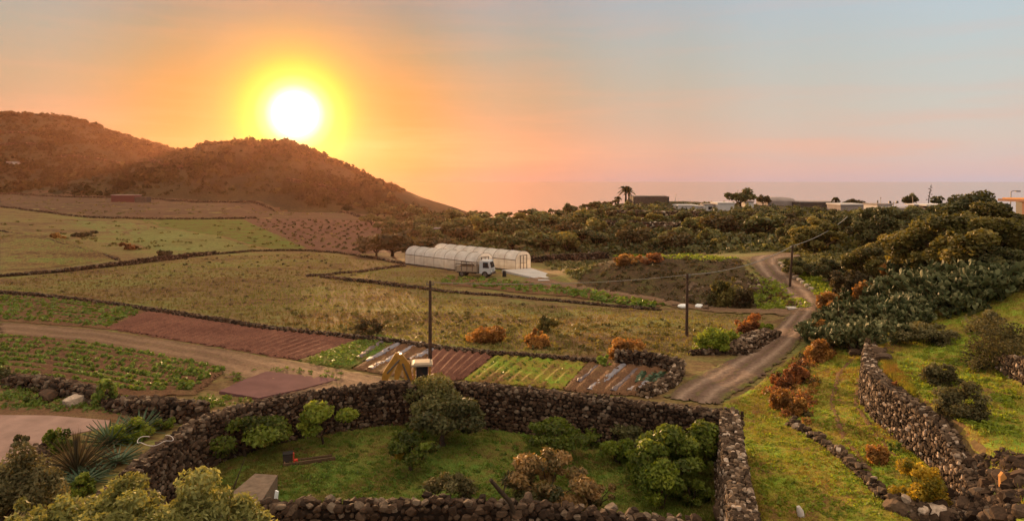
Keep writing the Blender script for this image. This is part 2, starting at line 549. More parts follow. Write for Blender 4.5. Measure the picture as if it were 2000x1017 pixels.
# one sheet for the whole ground
nx, ny = len(GX), len(GY)
V = np.c_[XX.ravel(), YY.ravel(), ZZ.ravel()]
ii = (np.arange(nx - 1)[:, None] * ny + np.arange(ny - 1)[None]).ravel()
g = MB().add(V, np.c_[ii, ii + ny, ii + ny + 1, ii + 1])
ground = g.build('ground', M['ground'], smooth=True)
tag(ground, 'rolling dry grassy ground of the plain and its hills', kind='structure')
# hill part of the same sheet takes the scrub soil
cx = (XX[:-1, :-1]).ravel(); cy = (YY[:-1, :-1]).ravel(); cz = (ZZ[:-1, :-1]).ravel()
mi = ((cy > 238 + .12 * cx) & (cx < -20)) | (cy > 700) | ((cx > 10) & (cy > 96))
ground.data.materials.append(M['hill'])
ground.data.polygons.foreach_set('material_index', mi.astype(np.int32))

# sea
mw, nt, b = mat_base('sea_water', .12, .5)
b.inputs['Base Color'].default_value = (.16, .14, .14, 1)
b.inputs['IOR'].default_value = 1.6
bump(nt, b, noise(nt, .02, 6, .6), .10, 4.0)
sea = MB().add([(-45000, 700, -100), (45000, 700, -100), (45000, 45000, -100), (-45000, 45000, -100)], [(0, 1, 2, 3)]).build('sea', mw)
tag(sea, kind='structure')


def resample(P, n):
    P = np.asarray(P, float)[:, :2]
    d = np.r_[0, np.cumsum(np.hypot(*np.diff(P, axis=0).T))]
    # smooth corner-cutting
    t = np.linspace(0, d[-1], n)
    return np.c_[np.interp(t, d, P[:, 0]), np.interp(t, d, P[:, 1])]


def chaikin(P, k=2):
    P = np.asarray(P, float)[:, :2]
    for _ in range(k):
        Q = [P[0]]
        for a, b_ in zip(P[:-1], P[1:]):
            Q += [a * .75 + b_ * .25, a * .25 + b_ * .75]
        Q.append(P[-1]); P = np.array(Q)
    return P


def loft(A, B, nu, nv, smooth=0):
    A = ats(A); B = ats(B)
    if smooth:
        A = chaikin(A, smooth); B = chaikin(B, smooth)
    A = resample(A, nu); B = resample(B, nu)
    t = np.linspace(0, 1, nv)
    return A[:, None] * (1 - t)[None, :, None] + B[:, None] * t[None, :, None]   # nu, nv, 2


LIFT = [0.03]


def sheet(name, A, B, m, nu=80, nv=40, rows=0, amp=.08, along='u', lift=None, jit=.25, smooth=0, label=None, rough=.06):
    """a field draped over the ground between two edge lines given as ground pixels"""
    if lift is None:
        LIFT[0] += .004; lift = LIFT[0]
    G = loft(A, B, nu, nv, smooth)
    # ragged edges
    e = np.zeros((nu, nv)); e[:, 0] = 1; e[:, -1] = 1; e[0] = 1; e[-1] = 1
    G = G + (rng.random(G.shape) - .5) * jit * e[..., None]
    z = gz(G[..., 0], G[..., 1]) + lift
    if rows:
        u = np.linspace(0, 1, nu)[:, None] * np.ones((1, nv)); t = np.linspace(0, 1, nv)[None] * np.ones((nu, 1))
        q = u if along == 'v' else t
        w = np.minimum(1, 8 * np.minimum(np.minimum(u, 1 - u), np.minimum(t, 1 - t)) + .1)
        z = z + w * amp * (1 + np.sin(2 * math.pi * rows * q + .3 * np.sin(u * 9) ))
    z = z + rough * (rng.random(z.shape)) * (1 - e)
    z = np.where(e > 0, z - .03, z)
    V = np.c_[G.reshape(-1, 2), z.ravel()]
    ii = (np.arange(nu - 1)[:, None] * nv + np.arange(nv - 1)[None]).ravel()
    mb = MB().add(V, np.c_[ii, ii + 1, ii + nv + 1, ii + nv])
    # face up
    o = mb.build(name, m, smooth=True)
    uv = o.data.attributes.new('st', 'FLOAT2', 'POINT')
    S = np.stack(np.meshgrid(np.linspace(0, 1, nu), np.linspace(0, 1, nv), indexing='ij'), -1).reshape(-1, 2)
    uv.data.foreach_set('vector', S.ravel().astype(np.float32))
    tag(o, label, kind='structure')
    return o


# dirt road with wheel tracks
def mat_road(name, c0, c1, cg, track=(.28, .72)):
    m, nt, b = mat_base(name, .95, .1)
    a = nt.nodes.new('ShaderNodeAttribute'); a.attribute_name = 'st'
    sp = nt.nodes.new('ShaderNodeSeparateXYZ'); nt.links.new(a.outputs['Vector'], sp.inputs[0])
    n1 = noise(nt, .5, 5, .6); n2 = noise(nt, 5, 5, .65)
    t = math_n(nt, 'ADD', sp.outputs[1], math_n(nt, 'MULTIPLY', math_n(nt, 'SUBTRACT', n1, .5), .25))
    tr = ramp(nt, t, [(0, (0, 0, 0, 1)), (track[0] - .13, (.1, .1, .1, 1)), (track[0], (1, 1, 1, 1)), (track[0] + .10, (.35, .35, .35, 1)), (.5, (0, 0, 0, 1)), (track[1] - .10, (.35, .35, .35, 1)), (track[1], (1, 1, 1, 1)), (track[1] + .13, (.1, .1, .1, 1)), (1, (0, 0, 0, 1))])
    c = mix_c(nt, tr, c0, c1)
    edge = ramp(nt, t, [(0, (1, 1, 1, 1)), (.10, (.2, .2, .2, 1)), (.3, (0, 0, 0, 1)), (.45, (0, 0, 0, 1)), (.5, (.45, .45, .45, 1)), (.55, (0, 0, 0, 1)), (.7, (0, 0, 0, 1)), (.9, (.2, .2, .2, 1)), (1, (1, 1, 1, 1))])
    c = mix_c(nt, math_n(nt, 'MULTIPLY', edge, ramp(nt, noise(nt, 1.2, 5, .7), [(.42, (0, 0, 0, 1)), (.58, (1, 1, 1, 1))])), c, cg)
    c = mix_c(nt, 1.0, c, ramp(nt, n2, [(.3, (.7, .7, .7, 1)), (.7, (1.25, 1.25, 1.25, 1))]), 'MULTIPLY')
    nt.links.new(c, b.inputs['Base Color'])
    bump(nt, b, math_n(nt, 'ADD', n2, noise(nt, 20, 3)), .6, .05)
    return m


M['road'] = mat_road('dirt_road', col(.12, .07, .05), col(.27, .18, .13), col(.14, .13, .03))
M['track'] = mat_road('farm_track', col(.15, .085, .052), col(.22, .13, .08), col(.17, .13, .04))

# --- upper left fields
sheet('field', [(0, 378), (300, 388), (560, 408), (760, 428)], [(0, 402), (180, 424), (500, 426), (745, 432)], M['far_brown'], 80, 20, label='far brown field under the hills')
sheet('field', [(0, 404), (180, 426), (330, 432)], [(0, 425), (120, 455), (260, 470)], M['ground'], 60, 20)
sheet('field', [(120, 430), (240, 433), (420, 460), (520, 490)], [(120, 436), (230, 462), (300, 488), (430, 494)], M['green_field'], 60, 20)
sheet('field', [(260, 428), (420, 428), (480, 430), (600, 484)], [(300, 440), (430, 460), (500, 480), (560, 488)], M['orchard'], 60, 20)
sheet('field', [(470, 426), (620, 428), (770, 436)], [(600, 486), (700, 496), (850, 494)], M['vine_red'], 60, 30)
sheet('field', [(0, 444), (110, 462), (235, 503)], [(0, 528), (60, 526), (130, 520)], M['ground'], 120, 200, rows=17, amp=.16, along='u', label='field of dark furrows at the far left')
# --- the near plots
sheet('field', [(0, 577), (110, 583), (290, 607)], [(0, 627), (90, 634), (205, 643)], M['soil_brown'], 60, 90, rows=9, amp=.06)
sheet('field', [(290, 609), (440, 632), (560, 648), (705, 664)], [(205, 641), (330, 662), (440, 680), (583, 704)], M['soil_red'], 420, 60, rows=30, amp=.07, along='v', jit=.5, label='red ploughed field of fine ridges')
sheet('path', [(0, 630), (200, 646), (420, 680), (600, 710), (770, 742)], [(0, 655), (180, 672), (400, 712), (440, 735), (640, 790)], M['track'], 100, 30, jit=.6)
sheet('field', [(0, 652), (180, 670), (330, 697), (445, 722)], [(0, 735), (120, 752), (260, 778), (380, 772)], M['soil_brown'], 80, 120, rows=10, amp=.06)
sheet('field', [(705, 662), (745, 656), (785, 666)], [(585, 706), (640, 716), (690, 720)], M['orchard'], 50, 50, jit=.6)
sheet('field', [(780, 664), (850, 674)], [(690, 722), (800, 740)], M['soil_brown'], 60, 60, rows=4, amp=.05, along='v')
sheet('field', [(855, 676), (910, 684), (972, 690)], [(800, 742), (850, 746), (905, 742)], M['soil_red'], 120, 50, rows=7, amp=.08, along='v')
sheet('field', [(975, 692), (1060, 700), (1150, 708)], [(905, 744), (990, 752), (1100, 762)], M['lawn'], 120, 50, rows=9, amp=.06, along='v')
sheet('field', [(1152, 706), (1240, 714), (1310, 718)], [(1100, 764), (1180, 772), (1250, 774)], M['soil_brown'], 120, 50, rows=6, amp=.06, along='v')
sheet('field', [(870, 540), (960, 546), (1100, 562), (1300, 592)], [(860, 556), (960, 566), (1100, 578), (1290, 600)], M['soil_brown'], 80, 20, rows=3, amp=.06)
sheet('path', [(1040, 540), (1120, 556), (1250, 576), (1350, 596), (1500, 604), (1590, 602)], [(1020, 552), (1100, 568), (1250, 590), (1350, 604), (1500, 614), (1570, 618)], M['track'], 100, 14, jit=.5)
M['bank'] = mat_ground('earth_bank_soil', [col(.05, .032, .018), col(.075, .046, .024), col(.08, .075, .02)], .25, 1.2, 5, 1.0, .15)  # brown-green soil, darkened to add shading to the bank face
sheet('bank', [(1178, 508), (1240, 502), (1300, 499), (1370, 500), (1445, 506)], [(1125, 562), (1220, 576), (1310, 590), (1400, 600), (1480, 602)], M['bank'], 90, 40, lift=.07, rough=.12, jit=.8)
# dirt road
sheet('road', [(1300, 776), (1330, 752), (1390, 722), (1450, 690), (1500, 655), (1528, 628), (1556, 596), (1530, 570), (1490, 545), (1462, 520), (1460, 504), (1500, 496), (1560, 494)],
      [(1405, 792), (1425, 775), (1470, 750), (1520, 710), (1562, 668), (1578, 635), (1604, 590), (1600, 572), (1560, 546), (1522, 524), (1520, 512), (1530, 506), (1562, 504)], M['road'], 240, 24, lift=.10, jit=.35, smooth=2, label='pale brown dirt road climbing past the bend')
# orchard turf, right-hand strips
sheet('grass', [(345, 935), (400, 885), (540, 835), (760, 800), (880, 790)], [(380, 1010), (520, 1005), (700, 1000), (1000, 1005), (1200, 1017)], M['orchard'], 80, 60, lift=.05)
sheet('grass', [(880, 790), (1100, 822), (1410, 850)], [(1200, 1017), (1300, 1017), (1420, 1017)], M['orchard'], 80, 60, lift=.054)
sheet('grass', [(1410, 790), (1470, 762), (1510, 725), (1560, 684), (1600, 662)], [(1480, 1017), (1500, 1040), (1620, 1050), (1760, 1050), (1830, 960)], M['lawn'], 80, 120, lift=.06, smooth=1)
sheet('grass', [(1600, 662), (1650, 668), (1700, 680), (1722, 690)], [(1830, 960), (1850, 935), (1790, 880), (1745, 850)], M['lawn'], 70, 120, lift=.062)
# terrace turf on the far side of the retaining wall
def world_sheet(name, A, B, m, nu, nv, lift, label=None):
    A = resample(np.array(A, float), nu); B = resample(np.array(B, float), nu)
    t = np.linspace(0, 1, nv)
    G = A[:, None] * (1 - t)[None, :, None] + B[:, None] * t[None, :, None]
    z = gz(G[..., 0], G[..., 1]) + lift
    ii = (np.arange(nu - 1)[:, None] * nv + np.arange(nv - 1)[None]).ravel()
    o = MB().add(np.c_[G.reshape(-1, 2), z.ravel()], np.c_[ii, ii + nv, ii + nv + 1, ii + 1]).build(name, m, smooth=True)
    return tag(o, label, kind='structure')
world_sheet('grass', WR[1:] + np.array([.30, -.1]), [(45, 20), (45, 26), (46, 32), (48, 40), (46, 50)], M['lawn'], 110, 90, .06)

for A_, B_ in (([(1668, 688), (1634, 730), (1616, 790), (1642, 860), (1700, 930)], [(1680, 690), (1646, 730), (1630, 790), (1656, 858), (1712, 926)]),
               ([(1700, 700), (1672, 740), (1664, 790), (1700, 850), (1760, 910)], [(1710, 703), (1683, 742), (1678, 790), (1712, 846), (1770, 902)])):
    sheet('path', A_, B_, M['soil_brown'], 60, 5, lift=.085, jit=.12)
# patio and slab
M['conc_pink'] = mat_plain('pink_concrete', col(.31, .19, .15), 1, .04, var=.22, sc=.8)
M['conc_red'] = mat_plain('red_painted_slab', col(.13, .062, .062), 1, .03, var=.2, sc=.7)
M['conc_grey'] = mat_plain('pale_concrete', col(.42, .38, .36), .85, .2, var=.15, sc=.6)


def slab(name, pxs, h, m, label, cat, below=.3):
    P = ats(pxs); z = P[:, 2].mean() + h
    n = len(P)
    mb = MB()
    top = np.c_[P[:, :2], np.full(n, z)]; bot = np.c_[P[:, :2], np.full(n, z - h - below)]
    mb.add(top, [tuple(range(n))]); mb.add(np.r_[top, bot], [(i, (i + 1) % n, n + (i + 1) % n, n + i)[::-1] for i in range(n)])
    o = mb.build(name, m)
    return tag(o, label, cat)


slab('concrete_slab', [(428, 769), (505, 781), (590, 764), (660, 744), (520, 729), (470, 748)][::-1], .14, M['conc_red'], 'flat reddish concrete slab beside the farm track', 'concrete slab')
slab('patio', [(-120, 905), (40, 905), (95, 858), (210, 835), (215, 822), (100, 813), (-120, 811)][::-1], .06, M['conc_pink'], 'pale pink paved yard at the left edge', 'patio')
slab('concrete_slab', [(980, 532), (1042, 545), (1098, 538), (1038, 528)], .14, M['conc_grey'], 'pale concrete pad in front of the greenhouse door', 'concrete slab')
sheet('path', [(-60, 795), (120, 796), (240, 803), (300, 812)], [(-60, 812), (100, 814), (220, 822), (270, 824)], M['soil_brown'], 50, 10, lift=.04)

# ------------------------------------------------------------------ dry stone walls
def ico(level):
    t = (1 + 5 ** .5) / 2
    v = [(-1, t, 0), (1, t, 0), (-1, -t, 0), (1, -t, 0), (0, -1, t), (0, 1, t), (0, -1, -t), (0, 1, -t), (t, 0, -1), (t, 0, 1), (-t, 0, -1), (-t, 0, 1)]
    f = [(0, 11, 5), (0, 5, 1), (0, 1, 7), (0, 7, 10), (0, 10, 11), (1, 5, 9), (5, 11, 4), (11, 10, 2), (10, 7, 6), (7, 1, 8), (3, 9, 4), (3, 4, 2), (3, 2, 6), (3, 6, 8), (3, 8, 9), (4, 9, 5), (2, 4, 11), (6, 2, 10), (8, 6, 7), (9, 8, 1)]
    v = [np.array(p) / np.linalg.norm(p) for p in v]
    for _ in range(level):
        nf = []; cache = {}
        def mid(a, b_):
            k = (min(a, b_), max(a, b_))
            if k not in cache:
                p = (v[a] + v[b_]); v.append(p / np.linalg.norm(p)); cache[k] = len(v) - 1
            return cache[k]
        for a, b_, c in f:
            x, y, z = mid(a, b_), mid(b_, c), mid(c, a)
            nf += [(a, x, z), (b_, y, x), (c, z, y), (x, y, z)]
        f = nf
    return np.array(v), np.array(f)


def stone_bank(level, n):
    V, Fc = ico(level)
    out = []
    for _ in range(n):
        W = V.copy()
        # chop with planes for angular blocks
        for _k in range(12):
            if _k < 6:
                d = np.zeros(3); d[_k % 3] = 1 if _k < 3 else -1; d += rng.normal(size=3) * .22
            else:
                d = rng.normal(size=3)
            d /= np.linalg.norm(d)
            h = rng.uniform(.50, .70) if _k < 6 else rng.uniform(.66, .9)
            s = W @ d
            W = W - np.maximum(s - h, 0)[:, None] * d
        W = W / np.abs(W).max(0)
        out.append(W)
    return np.array(out), Fc


BANK = {1: stone_bank(1, 24), 0: stone_bank(0, 12)}


def add_stones(mb, C, S, yaw, level=1, tilt=.35, r=None):
    """stones at centres C with half sizes S turned by yaw"""
    bank, Fc = BANK[level]
    n = len(C)
    if n == 0: return
    k = rng.integers(0, len(bank), n)
    V = bank[k] * S[:, None]
    a = rng.normal(size=n) * tilt; ca, sa = np.cos(a)[:, None], np.sin(a)[:, None]
    V = np.stack([V[..., 0] * ca - V[..., 2] * sa, V[..., 1], V[..., 0] * sa + V[..., 2] * ca], -1)
    yw = yaw + rng.normal(size=n) * tilt * .6
    ca, sa = np.cos(yw)[:, None], np.sin(yw)[:, None]
    V = np.stack([V[..., 0] * ca - V[..., 1] * sa, V[..., 0] * sa + V[..., 1] * ca, V[..., 2]], -1) + C[:, None]
    nv = V.shape[1]
    Fa = (Fc[None] + (np.arange(n) * nv)[:, None, None]).reshape(-1, 3)
    rr = rng.random(n) ** 1.35 if r is None else r
    mb.add(V.reshape(-1, 3), Fa, np.repeat(rr, len(Fc)))


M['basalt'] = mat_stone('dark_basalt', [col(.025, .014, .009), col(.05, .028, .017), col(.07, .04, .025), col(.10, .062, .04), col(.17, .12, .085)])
M['basalt_warm'] = mat_stone('weathered_sunlit_basalt', [col(.04, .024, .015), col(.075, .045, .028), col(.11, .068, .042), col(.17, .11, .07), col(.50, .37, .28)])  # palest stop paints sunlit highlights onto a few stones
M['core'] = mat_plain('wall_core_earth', col(.025, .016, .012), .95, .05)


def stone_wall(name, P, h, thick, size, label, m='basalt', level=1, base=None, sides=(1, 1), top_jit=.4, cat='stone wall', batter=.12, smooth=1, zbase=None, gaps=0):
    """P world polyline (x, y); h a number or list of heights along it; sides: build the left / right face"""
    P = np.asarray(P, float)[:, :2]
    hs = np.broadcast_to(np.asarray(h, float), (len(P),)).copy()
    d = np.r_[0, np.cumsum(np.hypot(*np.diff(P, axis=0).T))]
    Lh = d[-1]
    if smooth and len(P) > 2:
        Q = chaikin(P, smooth)
        dq = np.r_[0, np.cumsum(np.hypot(*np.diff(Q, axis=0).T))]
        hs2 = np.interp(dq / dq[-1] * Lh, d, hs); P, d, hs = Q, dq, hs2
    L = d[-1]
    def pos(s):
        x = np.interp(s, d, P[:, 0]); y = np.interp(s, d, P[:, 1])
        e = .15
        tx = np.interp(s + e, d, P[:, 0]) - np.interp(s - e, d, P[:, 0]); ty = np.interp(s + e, d, P[:, 1]) - np.interp(s - e, d, P[:, 1])
        l = np.hypot(tx, ty) + 1e-9
        return x, y, tx / l, ty / l
    mb = MB()
    zb = (lambda x, y: gz(x, y)) if zbase is None else zbase
    # core
    n = max(3, int(L / .6))
    s = np.linspace(0, L, n)
    x, y, tx, ty = pos(s)
    hh = np.interp(s, d, hs)
    w = thick / 2 - size * .35
    w = max(w, .05)
    zl = zb(x, y)
    zg0 = np.minimum(np.minimum(gz(x - ty * w, y + tx * w), gz(x + ty * w, y - tx * w)), zl) - .3
    ring = np.stack([np.c_[x - ty * (w + batter * hh), y + tx * (w + batter * hh), zg0], np.c_[x - ty * w, y + tx * w, zl + hh - size * .5],
                     np.c_[x + ty * w, y - tx * w, zl + hh - size * .5], np.c_[x + ty * (w + batter * hh), y - tx * (w + batter * hh), zg0]], 1)
    f = []
    for i in range(n - 1):
        for j in range(3):
            f.append((i * 4 + j, i * 4 + j + 1, i * 4 + 4 + j + 1, i * 4 + 4 + j))
    mb.add(ring.reshape(-1, 3), f, 0, 1)
    mb.add(ring[0], [(3, 2, 1, 0)], 0, 1); mb.add(ring[-1], [(0, 1, 2, 3)], 0, 1)
    # faces
    sw = size * 1.05
    for side, on in ((1, sides[0]), (-1, sides[1])):
        if not on: continue
        nr = int(math.ceil(max(hs) / (size * .82))) + 2
        C = []; S = []; Yw = []
        for k in range(nr):
            m_ = int(L / sw) + 1
            ss = (np.arange(m_) + rng.random() + rng.random(m_) * .5) * sw
            ss = ss[ss < L]
            x, y, tx, ty = pos(ss)
            hh = np.interp(ss, d, hs)
            zz_ = (k - .4) * size * .82 + rng.normal(size=len(ss)) * size * .10
            off = thick / 2 - size * .12 + batter * (hh - zz_) + rng.normal(size=len(ss)) * size * .09
            g0 = zb(x, y)
            fx = x - ty * off * side; fy = y + tx * off * side
            gl = gz(fx, fy)
            z = g0 + zz_ if zbase is not None or True else gl + zz_
            # rows below the local ground are dropped, extra rows reach down to it
            keep = (zz_ < hh - size * .25) & (z > gl - size * .8)
            sc = rng.uniform(.62, 1.22, len(ss)) * size * .53
            C.append(np.c_[fx, fy, z][keep])
            S.append(np.c_[sc * rng.uniform(.9, 1.4, len(ss)), sc * rng.uniform(.7, 1, len(ss)), sc * rng.uniform(.65, 1, len(ss))][keep])
            Yw.append(np.arctan2(ty, tx)[keep])
        # extra rows under the base line where the ground falls away
        for k in range(1, 6):
            m_ = int(L / sw) + 1
            ss = (np.arange(m_) + rng.random(m_)) * sw; ss = ss[ss < L]
            x, y, tx, ty = pos(ss); hh = np.interp(ss, d, hs)
            zz_ = -(k + .2) * size * .82
            off = thick / 2 - size * .12 + batter * (hh - zz_)
            fx = x - ty * off * side; fy = y + tx * off * side
            z = zb(x, y) + zz_
            keep = z > gz(fx, fy) - size * .5
            if keep.sum() == 0: continue
            sc = rng.uniform(.75, 1.25, len(ss)) * size * .55
            C.append(np.c_[fx, fy, z][keep]); S.append(np.c_[sc * 1.1, sc * .85, sc * .8][keep]); Yw.append(np.arctan2(ty, tx)[keep])
        add_stones(mb, np.concatenate(C), np.concatenate(S), np.concatenate(Yw), level)
    # top course
    nw = max(1, int(thick / (size * .9)))
    C = []; S = []; Yw = []
    for k in range(nw + 1):
        m_ = int(L / sw) + 1
        ss = (np.arange(m_) + rng.random(m_) * .7) * sw; ss = ss[ss < L]
        x, y, tx, ty = pos(ss); hh = np.interp(ss, d, hs)
        off = ((k + .5) / (nw + 1) - .5) * thick + rng.normal(size=len(ss)) * size * .1
        z = zb(x, y) + hh - size * .35 + (rng.random(len(ss)) ** 2) * size * top_jit
        sc = rng.uniform(.65, 1.35, len(ss)) * size * .55
        C.append(np.c_[x - ty * off, y + tx * off, z]); S.append(np.c_[sc * rng.uniform(.9, 1.4, len(ss)), sc, sc * rng.uniform(.55, .9, len(ss))]); Yw.append(np.arctan2(ty, tx))
    add_stones(mb, np.concatenate(C), np.concatenate(S), np.concatenate(Yw), level, .5)
    # ends
    for s_, sg in ((0, -1), (L, 1)):
        x, y, tx, ty = pos(np.array([s_]))
        hh = float(np.interp(s_, d, hs)); k = int(max(3, thick * 1.5 / size)); rws = int(hh / (size * .8)) + 3
        aa, bb = np.meshgrid(np.linspace(-.5, .5, k) * (thick + batter * hh * 1.4), np.arange(rws) * size * .8 - size * 1.2)
        aa = aa.ravel() + rng.normal(size=aa.size) * size * .1; bb = bb.ravel() + rng.normal(size=bb.size) * size * .1
        kp = bb < hh - size * .3
        aa, bb = aa[kp], bb[kp]; n_ = len(aa)
        ox = sg * size * .12
        add_stones(mb, np.c_[x[0] - ty[0] * aa + tx[0] * ox, y[0] + tx[0] * aa + ty[0] * ox, float(zb(x, y)[0]) + bb], np.c_[np.full(n_, size * .5), np.full(n_, size * .6), np.full(n_, size * .45)] * rng.uniform(.8, 1.25, n_)[:, None], np.full(n_, math.atan2(ty[0], tx[0])), level, .5)
    o = mb.build(name, [M[m], M['core']])
    return tag(o, label, cat)


def topline(pts, z):
    return np.array([px(u, v, z)[:2] for u, v in pts])


# walled orchard
OW = 1.95
stone_wall('stone_wall', topline([(170, 985), (250, 915), (330, 855), (400, 812), (520, 780), (640, 760), (770, 745), (920, 748), (1100, 768), (1250, 783), (1400, 799)], OW),
           [1.75, 1.8, 1.9, 1.95, 1.95, 1.95, 1.95, 1.95, 1.95, 1.95, 1.95], .62, .19, 'long dark drystone wall closing the back and left of the sunken orchard')
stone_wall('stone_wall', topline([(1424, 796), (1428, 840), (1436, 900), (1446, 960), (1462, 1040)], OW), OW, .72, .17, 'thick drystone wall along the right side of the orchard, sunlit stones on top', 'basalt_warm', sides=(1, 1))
stone_wall('stone_wall', [px(440, 985, 1.0)[:2], px(560, 990, 1.0)[:2], px(760, 985, 1.2)[:2], px(1000, 985, 1.2)[:2], px(1200, 1000, 1.2)[:2], px(1400, 1022, 1.0)[:2]],
           [1.0, 1.1, 1.3, 1.3, 1.2, .9], .6, .25, 'near wall of big rounded boulders along the front of the sunken orchard', 'basalt', top_jit=.8)
# big retaining wall of the terrace
def zr(x, y):
    return R_base(x, y)
WRB = np.r_[[(15.2, 21.6), (15.75, 23.4)], WR[4:]]
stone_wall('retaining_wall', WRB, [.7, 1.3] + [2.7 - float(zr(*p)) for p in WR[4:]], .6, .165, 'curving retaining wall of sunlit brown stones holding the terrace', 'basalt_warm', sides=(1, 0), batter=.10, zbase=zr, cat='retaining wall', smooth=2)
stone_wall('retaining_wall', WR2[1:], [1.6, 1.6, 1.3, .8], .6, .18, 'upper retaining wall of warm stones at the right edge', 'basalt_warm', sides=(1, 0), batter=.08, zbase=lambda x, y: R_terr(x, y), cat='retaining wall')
# low walls over the plain
stone_wall('stone_wall', ats([(0, 573), (120, 583), (280, 606), (420, 628), (560, 650), (700, 664), (800, 676), (940, 694), (1060, 703), (1163, 710)]), [.3, .33, .36, .36, .36, .36, .36, .34, .34, .34], .4, .17, 'long low stone wall running diagonally across the plain', level=0)
stone_wall('stone_wall', ats([(1205, 712), (1260, 716), (1305, 722), (1325, 728)]), [.9, .9, .8, .8], .5, .24, 'short low wall piece at the top of the vegetable plot')
stone_wall('stone_wall', ats([(1325, 724), (1322, 742), (1300, 758), (1255, 775)]), [.7, .6, .5, .5], .55, .22, 'short crooked wall beside the dirt road bend', 'basalt_warm')
stone_wall('stone_wall', ats([(0, 541), (120, 532), (230, 520), (330, 508), (420, 497)]), [.3, .4, .6, .7, .5], .5, .28, 'stony bank with grassy top at the far left fields', level=0)
stone_wall('stone_wall', ats([(420, 497), (520, 490), (620, 490), (700, 500), (790, 516)]), .28, .4, .22, 'low dark wall between mid fields below the hills', level=0)
stone_wall('stone_wall', ats([(600, 540), (680, 534), (790, 520)]), .25, .5, .22, 'short reddish wall stub in the middle of the plain', level=0)
stone_wall('stone_wall', ats([(630, 542), (720, 552), (800, 562), (900, 574), (1010, 580), (1120, 590), (1290, 606)]), [.25, .35, .3, .15, .15, .15, .15], .6, .22, 'low earthy wall line before the greenhouse field', level=0)
stone_wall('stone_wall', ats([(0, 380), (150, 386), (300, 389), (420, 400), (560, 412), (700, 424)]), .7, .7, .5, 'farthest stone wall at the foot of the hills', level=0)
stone_wall('stone_wall', ats([(0, 405), (90, 416), (180, 427), (330, 429), (500, 427)]), .45, .7, .4, 'second far wall under the brown field', level=0)
stone_wall('stone_wall', ats([(0, 452), (110, 472), (230, 508)]), .25, .4, .28, 'thin dark wall above the furrowed field', level=0)
stone_wall('stone_wall', ats([(20, 752), (90, 762), (180, 784), (215, 792)]), [.5, .75, .7, .6], .6, .28, 'crumbling low wall along the leafy crop field')
stone_wall('stone_wall', ats([(225, 800), (290, 812), (340, 822), (395, 822)]), [.5, .9, 1.0, .9], .7, .26, 'rubble wall joining the orchard wall at the left')
stone_wall('stone_wall', ats([(1040, 512), (1100, 508), (1185, 504)]), .9, .7, .4, 'dark terrace wall behind the greenhouse pad', level=0)
stone_wall('stone_wall', ats([(1350, 692), (1430, 690), (1445, 690)]), .3, .5, .24, 'very low line of stones under the lime bushes')
stone_wall('stone_wall', ats([(1440, 694), (1475, 676), (1505, 660)]), [.7, 1.0, .6], 1.1, .26, 'heap of grey rubble beside the dirt road', 'basalt_warm', cat='rubble heap')
stone_wall('stone_wall', ats([(1548, 832), (1580, 850), (1640, 890), (1690, 935), (1740, 990), (1810, 1010)]), [.30, .25, .25, .25, .3, .4], .35, .22, 'row of loose edging stones between the two grass strips', 'basalt_warm', cat='stone edging', top_jit=1)
stone_wall('stone_wall', ats([(75, 880), (85, 915), (60, 965)]), .35, .35, .24, 'little edging wall beside the spiky plants', cat='stone edging')

for (A_, lab) in [([(0, 262), (40, 260), (85, 264)], 'upper terrace wall on the left hill'), ([(0, 284), (50, 281), (95, 287)], 'lower terrace wall on the left hill'),
                  ([(120, 306), (190, 312), (250, 322)], 'terrace wall in the dip of the left hill'), ([(230, 330), (300, 322), (360, 330)], 'terrace wall between the two hills'), ([(560, 352), (640, 368), (700, 388)], 'terrace wall on the flank of the nearer hill')]:
    stone_wall('terrace_wall', ats(A_), 1.3, .9, .7, lab, level=0, cat='terrace wall')
for (A_, lab) in [([(1180, 446), (1250, 449), (1330, 452)], 'pale terrace edge halfway up the far slope'), ([(1200, 424), (1290, 428), (1370, 427)], 'pale terrace edge below the long dark stone building')]:
    stone_wall('terrace_wall', ats(A_), 1.5, .8, .5, lab, 'basalt_warm', level=0, cat='terrace wall')
# ------------------------------------------------------------------ plants
L = {}
L['olive'] = mat_leaf('olive_leaves', col(.08, .075, .025), col(.17, .16, .05), col(.33, .31, .12), .35, .6, .1, .05)
L['citrus'] = mat_leaf('citrus_leaves', col(.035, .042, .009), col(.085, .105, .015), col(.17, .20, .03), .4, .5, .1, .18)
L['citrus_light'] = mat_leaf('young_citrus_leaves', col(.05, .07, .01), col(.11, .14, .015), col(.22, .24, .03), .4, .5, .1, .18)
L['dark'] = mat_leaf('dark_evergreen_leaves', col(.04, .038, .014), col(.085, .078, .026), col(.17, .15, .055), .25, .6, .2)
L['mid'] = mat_leaf('scrub_leaves', col(.055, .05, .018), col(.125, .112, .036), col(.24, .21, .075), .3, .6, .25)
L['yellow'] = mat_leaf('yellow_green_leaves', col(.06, .052, .016), col(.135, .11, .028), col(.25, .19, .055), .35, .6, .2)
L['brown'] = mat_leaf('brown_green_leaves', col(.045, .032, .014), col(.08, .055, .022), col(.13, .09, .035), .3, .65, .2)
L['orange'] = mat_leaf('orange_autumn_leaves', col(.13, .06, .018), col(.28, .125, .035), col(.42, .22, .06), .4, .6, .15)
L['red'] = mat_leaf('red_autumn_leaves', col(.10, .038, .016), col(.22, .078, .03), col(.36, .15, .05), .4, .6, .15)
L['ochre'] = mat_leaf('ochre_leaves', col(.12, .11, .015), col(.30, .20, .02), col(.48, .33, .04), .45, .55, .1)
L['tan'] = mat_leaf('tan_dry_leaves', col(.05, .05, .018), col(.22, .13, .05), col(.42, .25, .11), .35, .55, .1)
L['greygreen'] = mat_leaf('grey_green_leaves', col(.05, .042, .02), col(.11, .09, .042), col(.21, .175, .085), .25, .7, .1, .05)
